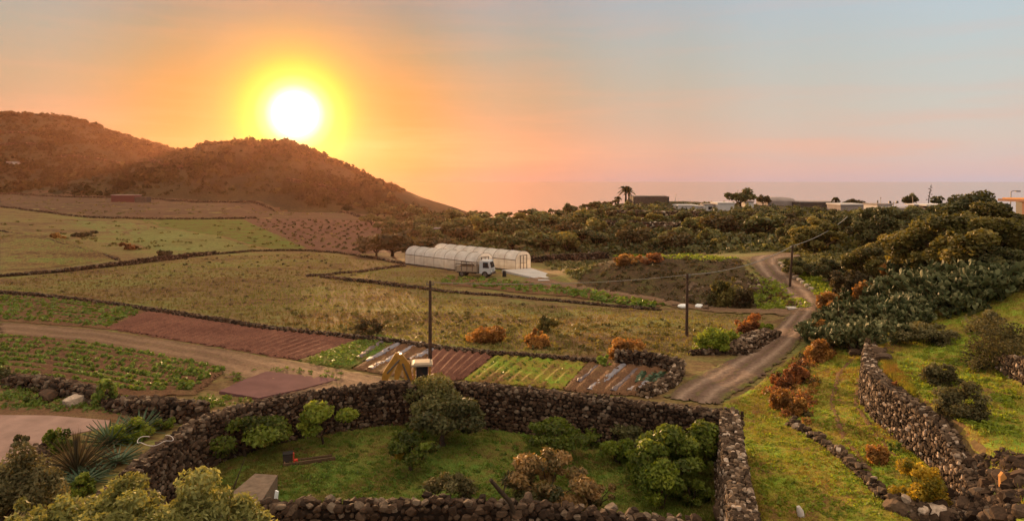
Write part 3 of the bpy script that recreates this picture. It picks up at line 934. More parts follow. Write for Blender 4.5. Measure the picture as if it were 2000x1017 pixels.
L['lime'] = mat_leaf('lime_leaves', col(.08, .11, .012), col(.17, .21, .02), col(.28, .30, .04), .45, .5, .1)
L['crop'] = mat_leaf('crop_leaves', col(.07, .085, .015), col(.13, .18, .025), col(.22, .27, .05), .35, .5, .2)
L['grass'] = mat_leaf('grass_blades', col(.20, .10, .03), col(.20, .18, .025), col(.27, .30, .035), .5, .6, 0)  # bright copy of the blades, sunshine carried by the colour
L['grass_shade_colour'] = mat_leaf('orchard_grass_blades', col(.11, .07, .02), col(.11, .13, .022), col(.15, .21, .03), .4, .6, 0)  # darker copy of the blades, orchard shade carried by the colour
L['grass_dry'] = mat_leaf('dry_grass_blades', col(.15, .08, .03), col(.17, .14, .038), col(.21, .21, .05), .4, .7, 0)
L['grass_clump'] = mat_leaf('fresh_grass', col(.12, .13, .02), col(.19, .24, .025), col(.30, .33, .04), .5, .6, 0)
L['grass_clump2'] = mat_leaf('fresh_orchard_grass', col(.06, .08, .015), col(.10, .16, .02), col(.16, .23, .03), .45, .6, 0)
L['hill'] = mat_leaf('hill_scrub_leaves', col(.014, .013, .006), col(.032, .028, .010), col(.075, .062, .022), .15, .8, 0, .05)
L['pad'] = mat_leaf('prickly_pear_pads', col(.03, .035, .012), col(.075, .082, .03), col(.24, .22, .10), .06, .6, .2, .15)  # palest stop puts sunlit highlights into random pads
L['agave'] = mat_leaf('agave_blades', col(.04, .065, .035), col(.08, .12, .07), col(.17, .21, .14), .1, .55, .1, .15)
L['straw'] = mat_leaf('spiky_dry_blades', col(.03, .02, .012), col(.06, .045, .025), col(.14, .11, .07), .2, .6, .1)
M['bark'] = mat_plain('bark', col(.055, .036, .025), .9, .1, var=.35, sc=14, bmp=.5)


def rand_dirs(n):
    v = rng.normal(size=(n, 3))
    return v / np.linalg.norm(v, axis=1)[:, None]


def leaf_quads(mb, C, size, out=None, r=None, elong=1.6, m=0, up=.35):
    """a diamond-shaped leaf at each centre"""
    n = len(C)
    N = rand_dirs(n)
    if out is not None:
        N = N * .9 + out * .7
    N[:, 2] += up
    N /= np.linalg.norm(N, axis=1)[:, None]
    A = np.cross(N, rand_dirs(n)); A /= np.linalg.norm(A, axis=1)[:, None] + 1e-9
    B = np.cross(N, A)
    s = size * rng.uniform(.6, 1.3, n)[:, None]
    a = A * s * elong * .5; b = B * s * .5
    V = np.stack([C - a, C + b - a * .1, C + a, C - b - a * .1], 1).reshape(-1, 3)
    Fc = np.arange(4 * n).reshape(n, 4)
    mb.add(V, Fc, rng.random(n) if r is None else np.clip(r, 0, 1), m)


def crown(mb, c, rad, n, leaf, clumps=14, cr=.36, flat=.25, r0=.5, rv=.22, m=0, elong=1.6, seedz=None):
    """foliage: leaves gathered in clumps that sit on a lopsided ellipsoid"""
    c = np.array(c, float); rad = np.array(rad, float)
    d = rand_dirs(clumps)
    d[:, 2] = np.where(d[:, 2] < -flat, -d[:, 2] * .6, d[:, 2])
    rr = rng.uniform(.35, .92, clumps)[:, None] ** .7
    CC = d * rr * (1 - cr * .6)
    cs = cr * rng.uniform(.45, 1.4, clumps)
    br = rng.normal(size=clumps) * rv
    k = rng.choice(clumps, n, p=cs ** 2 / (cs ** 2).sum())
    o = rand_dirs(n)
    P = CC[k] + o * (cs[k] * rng.random(n) ** .38)[:, None]
    P[:, 2] = np.maximum(P[:, 2], -.98 + .1 * rng.random(n))
    r = r0 + br[k] + rng.normal(size=n) * .13
    leaf_quads(mb, c + P * rad, leaf, o, r, elong, m)
    return c + CC * rad


def limbs(mb, base, tops, r0, n_trunk=1, fork=.35):
    base = np.array(base, float)
    tops = np.asarray(tops)
    ctr = tops.mean(0)
    fk = base + (ctr - base) * fork + rng.normal(size=3) * .05 * np.linalg.norm(ctr - base)
    mid = (base + fk) / 2 + rng.normal(size=3) * .06 * np.linalg.norm(fk - base)
    mb.tube([base - [0, 0, .15], base + (mid - base) * .5, mid, fk], [r0 * 1.5, r0 * 1.1, r0 * .95, r0 * .85], 7)
    for t in tops:
        k1 = fk + (t - fk) * .4 + rng.normal(size=3) * .09 * np.linalg.norm(t - fk)
        k2 = fk + (t - fk) * .72 + rng.normal(size=3) * .07 * np.linalg.norm(t - fk)
        mb.tube([fk, k1, k2, t], [r0 * .6, r0 * .42, r0 * .25, r0 * .08], 5)
        for _ in range(2):
            q = k2 + rng.normal(size=3) * .28 * np.linalg.norm(t - fk)
            mb.tube([k1 * .4 + k2 * .6, (k2 + q) / 2, q], [r0 * .22, r0 * .14, r0 * .04], 4)


def tree(name, u, v, w, h, mat, label, cat='tree', n=3500, leaf=.10, clumps=16, cr=.36, trunk=True, low=.25, r0=.09, D=None, group=None, depth=1.0, flat=.75, base=None, elong=1.6, lift=0, rv=.22, mat2=None):
    """plant whose foot is at ground pixel (u, v), w x h pixels large in the photograph"""
    p = at(u, v) if base is None else np.array(base, float)
    s = p[1] / F
    W, Hh = w * s, h * s
    root = empty(name, p)
    tag(root, label, cat, group)
    cz = Hh * (low + (1 - low) / 2); rz_ = Hh * (1 - low) / 2
    mb = MB()
    tops = crown(mb, (0, 0, cz), (W / 2, W / 2 * depth, rz_), n, leaf, clumps, cr, flat, elong=elong, rv=rv)
    mb.build('crown' if trunk else 'foliage', L[mat], root)
    t = MB()
    tops = tops[rng.permutation(len(tops))[:min(7, len(tops))]]
    if trunk:
        limbs(t, (0, 0, 0), tops, r0)
        t.build('trunk', M['bark'], root, smooth=True)
    else:
        for q in tops:
            t.tube([(q[0] * .08, q[1] * .08, -.08), (q[0] * .4, q[1] * .4, q[2] * .5), q], [r0 * .35, r0 * .25, r0 * .08], 4)
        t.build('stem', M['bark'], root, smooth=True)
    return root


CN = {'dark': 'dark green', 'mid': 'mid green', 'yellow': 'yellow-green', 'brown': 'brownish'}
def SZ(h): return 'small' if h < 1.7 else 'middling' if h < 2.7 else 'large'
def zone(u, tab):
    for a, t in tab:
        if u < a: return t
    return tab[-1][1]
def in_poly(P, x, y):
    c = False; n = len(P)
    for i in range(n):
        x1, y1 = P[i]; x2, y2 = P[(i + 1) % n]
        if (y1 > y) != (y2 > y) and x < (x2 - x1) * (y - y1) / (y2 - y1) + x1: c = not c
    return c


def sample_poly(P, n, mind=0, pts=None):
    us = [p[0] for p in P]; vs = [p[1] for p in P]
    out = [] if pts is None else pts
    tries = 0
    got = []
    while len(got) < n and tries < n * 60:
        tries += 1
        u = rng.uniform(min(us), max(us)); v = rng.uniform(min(vs), max(vs))
        if not in_poly(P, u, v): continue
        if mind and any(abs(u - a) < mind * 1.6 and abs(v - b) < mind * .6 for a, b in got): continue
        got.append((u, v))
    return got


# ---- trees of the walled orchard
tree('lemon_tree', 632, 870, 126, 86, 'citrus_light', 'small light-green tree in front of the left orchard wall, thin straight trunk', n=2600, leaf=.105, clumps=15, cr=.3, low=.30, r0=.05)
lt = tree('lemon_tree', 803, 923, 122, 74, 'citrus', 'small low orchard tree with one bright yellow branch', n=2600, leaf=.10, clumps=15, cr=.3, low=.34, r0=.07)
mb = MB(); crown(mb, (-.42, -.35, .86), (.26, .2, .34), 170, .10, 4, .6); mb.build('yellow_branch', L['ochre'], lt)
tree('olive_tree', 842, 840, 140, 112, 'mid', 'tall olive-green tree standing at the back corner of the orchard', n=5500, leaf=.10, clumps=20, cr=.32, low=.12, r0=.1)
tree('carob_tree', 866, 874, 190, 104, 'dark', 'broad dark rounded tree in the middle of the orchard back wall', n=8500, leaf=.11, clumps=26, cr=.27, low=.10, r0=.12, depth=.8)
tree('citrus_tree', 1086, 898, 142, 80, 'citrus', 'spreading orchard tree with crooked reddish trunk, right of centre', n=3600, leaf=.10, clumps=17, cr=.3, low=.30, r0=.09)
tree('citrus_tree', 480, 893, 166, 92, 'citrus', 'dark bushy citrus tree against the left orchard wall', n=5200, leaf=.105, clumps=20, cr=.3, low=.06, r0=.08)
tree('citrus_tree', 1300, 952, 180, 118, 'citrus', 'largest bushy citrus tree in the right corner of the orchard', n=9500, leaf=.105, clumps=26, cr=.28, low=.04, r0=.1)
tree('citrus_tree', 1365, 925, 100, 108, 'citrus', 'dark citrus tree squeezed against the right orchard wall', n=4200, leaf=.105, clumps=15, cr=.32, low=.05, r0=.08)
tree('citrus_shrub', 1208, 908, 74, 56, 'citrus_light', 'small bright green shrub left of the large citrus tree', 'shrub', n=1500, leaf=.10, clumps=9, cr=.4, trunk=False, low=.02)
tree('citrus_shrub', 1292, 998, 104, 92, 'citrus_light', 'bright green shrub nearest the bottom wall', 'shrub', n=3200, leaf=.09, clumps=13, cr=.36, trunk=False, low=.02)
tree('citrus_tree', 1238, 868, 130, 56, 'dark', 'low dark bush line under the orchard back wall', n=3400, leaf=.10, clumps=16, cr=.3, low=.02, r0=.06)
tree('citrus_tree', 1380, 866, 64, 52, 'citrus', 'dark green bush in the back right corner of the orchard', n=1600, leaf=.1, clumps=9, cr=.36, low=.02, r0=.05)
tree('citrus_shrub', 1250, 935, 90, 56, 'citrus_light', 'low spreading green bush filling the gap before the largest citrus tree', 'shrub', n=2200, leaf=.10, clumps=18, cr=.26, trunk=False, low=-.2, flat=1)
tree('citrus_shrub', 1352, 985, 84, 60, 'citrus', 'low green bush at the foot of the right orchard wall', 'shrub', n=2200, leaf=.10, clumps=18, cr=.26, trunk=False, low=-.2, flat=1)
tree('citrus_shrub', 1165, 872, 80, 36, 'citrus', 'low green bush under the middle of the back orchard wall', 'shrub', n=1500, leaf=.10, clumps=14, cr=.26, trunk=False, low=-.2, flat=1)
tree('green_shrub', 800, 872, 80, 50, 'citrus', 'low green bush left of the broad dark rounded tree', 'shrub', n=1800, leaf=.10, clumps=14, cr=.26, trunk=False, low=-.2, flat=1)
tree('dry_shrub', 1070, 984, 205, 98, 'tan', 'big tan and green bush with pale dry tips behind the near wall', 'shrub', n=7000, leaf=.085, clumps=30, cr=.2, trunk=False, low=.0, rv=.3, elong=2.2)
tree('dry_shrub', 1165, 990, 100, 56, 'tan', 'smaller tan bush joining the right side of the big dry bush', 'shrub', n=2200, leaf=.08, clumps=14, cr=.24, trunk=False, low=.0, rv=.3, elong=2.2)
tree('green_shrub', 1060, 996, 130, 40, 'dark', 'low dark bush growing over the near wall under the tan bush', 'shrub', n=2200, leaf=.08, clumps=12, cr=.3, trunk=False, low=.0)
tree('wispy_shrub', 870, 1010, 150, 92, 'greygreen', 'wispy grey-green bush over the middle of the near wall', 'shrub', n=3000, leaf=.06, clumps=24, cr=.2, trunk=False, low=.0, elong=2.8)
# ---- foreground olive trees rising from below the viewpoint
for (u, vt, D, w, n, lab) in [(60, 968, 14.5, 260, 9000, 'silvery olive tree at the very bottom left corner'), (270, 922, 14.8, 400, 22000, 'widest olive tree crown along the bottom left edge'),
                              (430, 948, 15.0, 250, 10000, 'olive tree crown at the right end of the foreground row')]:
    x = (u - 1000) / F * D
    gzz = float(gz(x, D)); top = EYE - (vt - HV) / F * D
    hp = (top - gzz) / D * F
    tree('olive_tree', 0, 0, w, hp, 'olive', lab, n=n, leaf=.062, clumps=70, cr=.17, low=.45, r0=.16, base=(x, D, gzz), elong=2.4, rv=.15)
x, D = (25 - 1000) / F * 18.5, 18.5
tree('olive_tree', 0, 0, 190, (EYE - (868 - HV) / F * D) / D * F, 'greygreen', 'grey-brown olive tree at the left edge in front of the yard', n=9000, leaf=.06, clumps=30, cr=.22, low=.25, r0=.14, base=(x, D, float(gz(x, D))), elong=2.4)

# ---- shrubs of the plain, the road and the terrace
SH = [(720, 650, 66, 30, 'brown', 'thin brownish bushes beyond the long low wall'), (955, 668, 86, 40, 'orange', 'loose rusty bush beyond the long low wall, left of the pair'),
      (1050, 676, 56, 40, 'orange', 'orange-brown bush beside the long low wall'), (1068, 648, 50, 36, 'yellow', 'olive bush just behind the orange-brown one'),
      (1225, 700, 84, 48, 'orange', 'ochre bush above the vegetable plot'), (1180, 716, 40, 26, 'crop', 'small pale-green bush in the gap of the wall'),
      (1398, 686, 92, 48, 'lime', 'bright yellow-green bush behind the very low stone line'), (1432, 680, 50, 40, 'lime', 'narrow yellow-green bush beside the rubble heap'),
      (1462, 650, 62, 44, 'red', 'red autumn bush above the rubble heap'), (1495, 655, 36, 30, 'lime', 'small lime bush left of the dirt road'),
      (1415, 596, 76, 72, 'yellow', 'tall olive-yellow bush at the foot of the bank'), (1455, 600, 50, 44, 'brown', 'brown bush beside the tall olive-yellow one'),
      (1598, 705, 62, 48, 'orange', 'orange bush at the lower end of the cactus mass'), (1530, 760, 60, 48, 'red', 'dark red bush along the road verge'),
      (1558, 750, 52, 44, 'red', 'reddish bush touching the dark red one on the verge'), (1528, 800, 56, 46, 'orange', 'orange-red bush on the grass above the edging stones'),
      (1562, 812, 50, 44, 'orange', 'lowest orange bush right at the start of the edging stones'),
      (1800, 982, 134, 92, 'ochre', 'bright ochre-yellow bush between the edging and the retaining wall'), (1712, 905, 56, 46, 'orange', 'thin rusty plants on the grass strip'),
      (1748, 880, 36, 24, 'crop', 'small green plant at the foot of the retaining wall'),
      (1805, 672, 140, 46, 'greygreen', 'low grey-olive bush at the top of the terrace wall'), (1948, 712, 175, 118, 'greygreen', 'large grey-olive bush on the terrace at the right edge'),
      (1840, 752, 84, 50, 'greygreen', 'small olive shrub in the middle of the terrace grass'), (1878, 812, 130, 66, 'greygreen', 'young olive bush on a thin stem near the terrace edge'),
      (1930, 650, 80, 44, 'greygreen', 'olive bush behind the large one on the terrace'), (1752, 758, 24, 18, 'red', 'tiny rust-coloured plant on the terrace turf'),
      (10, 748, 50, 36, 'dark', 'dark green bush at the left edge beside the crumbling wall'), (205, 792, 46, 58, 'crop', 'tall leafy green shrub at the gap in the left wall'),
      (290, 815, 44, 34, 'brown', 'brown-green bush in front of the rubble wall'), (65, 790, 50, 20, 'crop', 'low green bush beside the yard edge'),
      (85, 762, 50, 22, 'greygreen', 'pale low bush under the crumbling wall'), (40, 870, 44, 26, 'greygreen', 'small pale bush at the edge of the yard'),
      (110, 880, 60, 50, 'citrus_light', 'green leafy clump left of the spiky plants'), (250, 860, 90, 44, 'lime', 'yellow-green leafy plants along the wall top'),
      (320, 838, 50, 28, 'lime', 'small yellow-green plant on top of the orchard wall'), (160, 962, 60, 40, 'citrus_light', 'green leafy clump at the left end of the orchard wall'),
      (115, 468, 30, 22, 'orange', 'orange bush on the far left fields'), (170, 462, 60, 12, 'brown', 'far brown bush row beside the pale green field'),
      (250, 488, 44, 18, 'red', 'far reddish bush near the stony bank'), (325, 502, 40, 16, 'brown', 'far brown bush on the stony bank'),
      (1230, 516, 70, 22, 'orange', 'rusty dry bushes on top of the earth bank'), (1270, 514, 60, 24, 'red', 'reddish bush at the right end of the bank top'), (1212, 520, 24, 18, 'ochre', 'small yellow bush on the bank top')]
for (u, v, w, h, mt, lab) in SH:
    D = at(u, v)[1]
    lf = float(np.clip(.0026 * D, .075, .40))
    n = int(np.clip(w * h * 1.0, 400, 6500))
    tree(('autumn_bush' if mt in ('orange', 'red', 'ochre') else 'green_bush') if 'olive' not in lab else 'olive_bush', u, v, w, h, mt, lab, 'bush', n=n, leaf=lf, clumps=int(np.clip(n / 70, 9, 34)), cr=.26, trunk=False, low=-.35, r0=.08, depth=.8, flat=1.0, rv=.3)

vg_ = sample_poly([(1600, 668), (1640, 672), (1600, 730), (1580, 800), (1590, 836), (1545, 830), (1530, 780), (1500, 770), (1520, 735), (1565, 700)], 60)
for i_, mt_ in enumerate(['orange', 'red', 'brown']):
    mb = MB(); Q_ = np.array([at(*q) for q in vg_[i_::3]]); k_ = np.repeat(np.arange(len(Q_)), 120)
    o_ = rand_dirs(len(k_)); o_[:, 2] = np.abs(o_[:, 2]); sc_ = rng.uniform(.25, .6, len(Q_))[k_][:, None]
    leaf_quads(mb, Q_[k_] + o_ * sc_ * (rng.random(len(k_)) ** .4)[:, None], .10, o_)
    tag(mb.build('verge_plants', L[mt_]), 'thin autumn growth on the road verge', kind='stuff')
# ---- tree mass on the slopes: a few shapes, each copied
PROTO = []
for k, mt in enumerate(['dark', 'mid', 'mid', 'yellow', 'dark', 'mid', 'brown', 'yellow']):
    mb = MB()
    w = rng.uniform(.85, 1.15)
    crown(mb, (0, 0, .5), (.62 * w, .62, .52), 1500, .085, 18, .30, .2, rv=.16)
    mb.tube([(0, 0, -.1), (.02, 0, .15), (0, .02, .45)], [.05, .035, .02], 5, m=1)
    for _ in range(5):
        q = rand_dirs(1)[0] * .4; mb.tube([(0, 0, .2), (q[0] * .5, q[1] * .5, .4), (q[0], q[1], .55 + q[2] * .4)], [.025, .018, .006], 4, m=1)
    PROTO.append((mt, mb.mesh('scrub_tree', [L[mt], M['bark']])))


PROTO_F = []
for k, mt in enumerate(['dark', 'mid', 'yellow', 'dark', 'yellow', 'brown']):
    mb = MB()
    crown(mb, (0, 0, .46), (.60, .60, .52), 11000, .034, 46, .19, .7, rv=.2, r0=.46)
    mb.tube([(0, 0, -.1), (.02, 0, .15), (0, .02, .45)], [.05, .035, .02], 6, m=1)
    for _ in range(8):
        q = rand_dirs(1)[0] * .45; mb.tube([(0, 0, .1), (q[0] * .5, q[1] * .5, .3), (q[0], q[1], .5 + q[2] * .4)], [.022, .014, .004], 4, m=1)
    PROTO_F.append((mt, mb.mesh('scrub_tree', [L[mt], M['bark']])))


def place_proto(name, u, v, h, lab, cat, group, kinds=None, p=None, ws=1.0):
    if p is None: p = at(u, v)
    c = [q for q in (PROTO_F if h > 1.6 and p[1] < 95 else PROTO) if kinds is None or q[0] in kinds]
    o = bpy.data.objects.new(name, c[rng.integers(len(c))][1])
    COL.objects.link(o)
    o.location = (p[0], p[1], p[2] - .05 * h)
    s = h
    o.scale = (s * rng.uniform(.9, 1.25) * ws, s * rng.uniform(.9, 1.25) * ws, s)
    o.rotation_euler = (0, 0, rng.uniform(0, 6.28))
    return tag(o, lab, cat, group)


# single ones first: (u, v, height in px, kinds, width scale, label)
ONE = [(735, 502, 44, ['brown'], 1.2, 'brown round tree left of the greenhouses, foremost of three'), (765, 500, 52, ['brown'], 1.3, 'broad brown tree behind the left end of the greenhouses'),
       (800, 496, 34, ['brown'], 1.5, 'low brown tree touching the greenhouse end'), (850, 492, 30, ['brown'], 1.8, 'low bush behind the greenhouse roof'),
       (735, 380, 24, ['dark'], .8, 'lone rounded tree on the skyline of the right hill slope'), (763, 392, 18, ['dark'], .8, 'smaller tree below the lone one on the hill slope'),
       (940, 450, 34, ['dark'], 1.1, 'dark tree in the saddle between hill and ridge'), (965, 462, 42, ['dark'], 1.0, 'taller dark tree in the saddle'),
       (1000, 488, 36, ['dark'], 1.2, 'dark tree behind the greenhouses, right of the saddle'), (900, 470, 30, ['brown'], 1.2, 'brown tree left of the saddle trees'),
       (1048, 488, 34, ['mid'], 1.4, 'round green tree behind the right greenhouse'), (1085, 486, 30, ['mid'], 1.6, 'wide green tree above the dark terrace wall'),
       (1113, 420, 22, ['dark'], 1.0, 'dark tree on the crest left of the palms'), (1445, 404, 34, ['dark'], 1.2, 'dark crest tree beside the white houses'), (1490, 402, 22, ['brown'], 1.0, 'small brown crest tree right of the white houses'),
       (1670, 408, 20, ['brown'], 1.3, 'dome-shaped tree behind the pale roofs'), (1778, 410, 34, ['dark'], .65, 'upright conifer-like tree between the houses'),
       (1600, 492, 66, ['yellow'], 1.15, 'large round yellow-green tree right of the road top'), (1545, 480, 44, ['mid'], 1.0, 'green tree behind the road top'),
       (1560, 540, 40, ['mid'], 1.2, 'green shrub tree inside the road bend'), (1620, 548, 44, ['dark'], 1.2, 'dark shrub tree right of the second pole'),
       (1715, 488, 74, ['dark'], 1.1, 'dark tree in the hollow right of the round tree'), (1765, 478, 64, ['dark'], 1.15, 'dark tree below the pale house row'), (1815, 470, 56, ['mid'], 1.1, 'green tree right of the dark pair'),
       (1895, 500, 96, ['dark'], 1.0, 'tallest dark tree on the right skyline'), (1845, 515, 92, ['dark'], .95, 'dark tree left of the tallest'), (1935, 505, 84, ['yellow'], 1.1, 'big yellow-green tree right of the tallest'),
       (1818, 548, 88, ['yellow'], 1.05, 'big yellow-green tree at the left end of the big group'), (1870, 545, 94, ['yellow'], 1.1, 'biggest yellow-green tree in front of the tallest dark one'), (1925, 540, 88, ['yellow'], 1.15, 'broad yellow-green tree above the upper cactus'),
       (1978, 530, 80, ['mid'], .95, 'green tree left of the orange house'), (1965, 555, 56, ['dark'], 1.1, 'dark low tree under the orange house'), (1778, 540, 62, ['mid'], 1.0, 'green tree left of the big group'),
       (1700, 560, 66, ['yellow'], 1.1, 'yellowish tree at the upper end of the cactus'), (1735, 530, 60, ['yellow'], 1.1, 'yellowish tree between the hollow and the cactus'), (1665, 592, 66, ['yellow', 'brown'], 1.0, 'yellowish bushy tree beside the road bend')]
for (u, v, hp, kd, ws, lab) in ONE:
    p = at(u, v)
    place_proto('scrub_tree', u, v, hp * (1.5 if u > 1780 and v > 465 else 1.32 if u > 1680 and v > 465 else 1.15) * p[1] / F, lab, 'tree', None, kd, p, ws)
# orange autumn scrub between the yellowish trees and the road
for (u, v, w, h, mt, lab) in [(1625, 622, 70, 56, 'orange', 'orange autumn bush touching the dirt road'), (1655, 640, 50, 40, 'brown', 'brown bush between the orange one and the cactus'), (1690, 600, 50, 60, 'orange', 'orange-brown bush inside the cactus mass'),
                              (1735, 560, 60, 56, 'orange', 'rusty bush at the top left of the cactus mass'), (1600, 660, 40, 40, 'orange', 'small orange bush at the cactus foot by the road')]:
    tree('autumn_bush', u, v, w, h, mt, lab, 'bush', n=1800, leaf=.14, clumps=14, cr=.3, trunk=False, low=0, r0=.07)


def slope_label(u, v, h, k):
    where = zone(u, [(960, 'right of the hill foot'), (1060, 'behind the right greenhouse'), (1150, 'above the dark terrace wall'), (1230, 'below the palms'), (1320, 'below the long dark stone building'),
                     (1400, 'below the narrow white house'), (1480, 'left of the road top'), (1570, 'above the road bend'), (1650, 'below the lone palm'), (1740, 'below the thick post'), (9999, 'below the agave stalk')])
    rowt = 'on the top edge' if v < 428 else 'high up' if v < 448 else 'halfway down' if v < 468 else 'at the slope foot'
    return '%s %s scrub tree %s, %s' % (SZ(h), CN[k], rowt, where)
slope = [(880, 424), (1000, 436), (1100, 420), (1190, 402), (1240, 400), (1330, 402), (1420, 412), (1560, 410), (1700, 420), (1850, 424), (1840, 450), (1760, 470), (1700, 492), (1560, 484), (1440, 488), (1380, 494), (1200, 496), (1040, 492), (960, 486), (880, 470)]
for (u, v) in sample_poly(slope, 182, 7):
    p = at(u, v)
    hgt = (1.4 + 3.0 * rng.random() ** 1.6) if u < 1450 else (1.4 + 3.0 * rng.random() ** 1.5)
    hgt = min(hgt, max(.7, ((v - 409) * .95 + (12 if u < 1230 else 3)) * p[1] / F))
    kk = ['dark', 'mid', 'yellow', 'brown'][rng.choice(4, p=[.32, .36, .2, .12])]
    place_proto('scrub_tree', u, v, hgt, slope_label(u, v, hgt, kk), 'tree', 'scrub trees on the far slope', [kk], p, rng.uniform(.9, 1.3))
for u in np.linspace(868, 1205, 30):
    u = u + rng.uniform(-4, 4)
    p = at(u, 392)
    hgt = rng.uniform(1.0, 2.6)
    kk = ['dark', 'mid', 'brown'][rng.integers(3)]
    place_proto('scrub_tree', u, 392, hgt, '%s %s scrub tree on the skyline %s' % (SZ(hgt - .5), CN[kk], 'right of the hill foot' if u < 960 else 'above the right greenhouse' if u < 1060 else 'left of the palms' if u < 1150 else 'close to the palms'), 'tree', 'scrub trees on the skyline', [kk], p, rng.uniform(.9, 1.3))

for (u, v) in sample_poly([(745, 396), (800, 404), (880, 418), (890, 440), (880, 472), (820, 482), (770, 470), (720, 438), (700, 428), (690, 400)], 48, 7):
    p = at(u, v)
    hgt = min(rng.uniform(1.8, 4.6), max(1.2, (v - 392) * 1.1 * p[1] / F)) if v > 420 else rng.uniform(1.5, 3.2)
    place_proto('scrub_tree', u, v, hgt, '%s scrub tree in the hazy mass below the hill, %s' % ('small' if hgt < 2.2 else 'middling' if hgt < 3.2 else 'large', zone(u, [(760, 'left of the greenhouses'), (800, 'above the greenhouse left end'), (840, 'above the dark shed'), (9999, 'left of the saddle trees')])), 'tree', 'scrub trees at the foot of the hill', ['brown', 'dark'], p, rng.uniform(1, 1.4))
# scrub on the hills and between the trees: uncountable
def scrub(name, pos, hts, mat, nl, leafk, label):
    mb = MB()
    n = len(pos)
    k = np.repeat(np.arange(n), nl)
    o = rand_dirs(n * nl); o[:, 2] = np.abs(o[:, 2])
    h = hts[k][:, None]
    C = pos[k] + o * h * np.array([.75, .75, .85]) * (rng.random(n * nl) ** .33)[:, None]
    base = rng.normal(size=n) * .16 + .5
    leaf_quads(mb, C, hts[k] * leafk if False else 1.0, o, base[k] + rng.normal(size=len(k)) * .12) if False else None
    N = len(C)
    Nn = rand_dirs(N) * .9 + o * .7; Nn[:, 2] += .3; Nn /= np.linalg.norm(Nn, axis=1)[:, None]
    A = np.cross(Nn, rand_dirs(N)); A /= np.linalg.norm(A, axis=1)[:, None]; B = np.cross(Nn, A)
    s = hts[k][:, None] * leafk * rng.uniform(.6, 1.4, N)[:, None]
    V = np.stack([C - A * s, C + B * s * .8, C + A * s, C - B * s * .8], 1).reshape(-1, 3)
    mb.add(V, np.arange(4 * N).reshape(N, 4), np.clip(base[k] + rng.normal(size=N) * .12, 0, 1))
    ob = mb.build(name, L[mat])
    return tag(ob, label, kind='stuff')


N = 9500
hx = rng.uniform(-700, -10, N * 3); hy = rng.uniform(285, 600, N * 3)
hz = gz(hx, hy)
ok = (hz > 4.6 + 2.0 * vnoise(hx / 30, hy / 30)) & (np.abs(hx) < hy * .9)
hx, hy, hz = hx[ok][:N], hy[ok][:N], hz[ok][:N]
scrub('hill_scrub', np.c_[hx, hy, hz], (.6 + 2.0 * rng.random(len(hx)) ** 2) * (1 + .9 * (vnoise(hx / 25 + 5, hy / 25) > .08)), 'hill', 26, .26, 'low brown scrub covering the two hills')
sl_ = sample_poly([(760, 408), (880, 420), (1000, 432), (1100, 412), (1200, 394), (1400, 400), (1860, 418), (1860, 470), (1700, 500), (1500, 490), (1380, 498), (1040, 498), (960, 500), (860, 490), (800, 470), (760, 440)], 1900)
P_ = np.array([at(u, v) for u, v in sl_])
scrub('slope_scrub', P_, rng.uniform(.4, 1.5, len(P_)), 'mid', 30, .22, 'low scrub between the trees of the far slope')
sl_ = sample_poly([(600, 335), (640, 344), (700, 360), (740, 374), (800, 404), (880, 419), (860, 430), (700, 415), (600, 402), (540, 370)], 150)
P_ = np.array([q for q in (at(u, v) for u, v in sl_) if q[1] < 600])
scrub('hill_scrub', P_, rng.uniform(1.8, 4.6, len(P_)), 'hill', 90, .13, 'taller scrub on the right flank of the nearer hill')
sl_ = sample_poly([(900, 428), (1000, 440), (1190, 404), (1420, 414), (1850, 426), (1700, 470), (1400, 490), (1040, 490)], 260)
P_ = np.array([at(u, v) for u, v in sl_])
scrub('slope_scrub', P_, rng.uniform(1.0, 2.2, len(P_)), 'dark', 90, .12, 'dark shrubs filling the far slope')
sl_ = sample_poly([(1640, 520), (1700, 500), (1800, 470), (1900, 465), (2000, 460), (2000, 570), (1900, 590), (1750, 620), (1650, 640), (1600, 640)], 330)
P_ = np.array([at(u, v) for u, v in sl_])
scrub('slope_scrub', P_, rng.uniform(.3, .9, len(P_)), 'mid', 60, .14, 'undergrowth on the right-hand hillside')
sl_ = sample_poly([(1130, 560), (1180, 506), (1440, 502), (1470, 540), (1560, 600), (1440, 600), (1300, 590)], 520)
P_ = np.array([at(u, v) for u, v in sl_])
scrub('bank_scrub', P_, rng.uniform(.12, .55, len(P_)), 'brown', 36, .22, 'dry weeds on the earth bank')

# ---- prickly pears
sph_t = np.linspace(0, math.pi, 6)[1:-1]
sph_p = np.arange(8) / 8 * 2 * math.pi
PV = [(0, 0, 1)] + [(math.sin(t) * math.cos(p_), math.sin(t) * math.sin(p_), math.cos(t)) for t in sph_t for p_ in sph_p] + [(0, 0, -1)]
PV = np.array(PV)
PF = [(i * 8 + j + 1, i * 8 + (j + 1) % 8 + 1, (i + 1) * 8 + (j + 1) % 8 + 1, (i + 1) * 8 + j + 1) for i in range(3) for j in range(8)]
PT = [(0, (j + 1) % 8 + 1, j + 1) for j in range(8)] + [(33, 24 + j + 1, 24 + (j + 1) % 8 + 1) for j in range(8)]


def pad(mb, base, d, nrm, ln):
    d = d / np.linalg.norm(d)
    nrm = nrm - d * (nrm @ d); nrm /= np.linalg.norm(nrm) + 1e-9
    s = np.cross(d, nrm)
    c = base + d * ln * .5
    Vv = c + PV[:, 2:3] * d * ln * .52 + PV[:, 0:1] * s * ln * .33 * (1 + .12 * PV[:, 2:3]) + PV[:, 1:2] * nrm * ln * .055
    r = np.clip(rng.normal(.5, .2), 0, 1)
    mb.add(Vv, PF, r); mb.add(Vv, PT, r)
    return base + d * ln


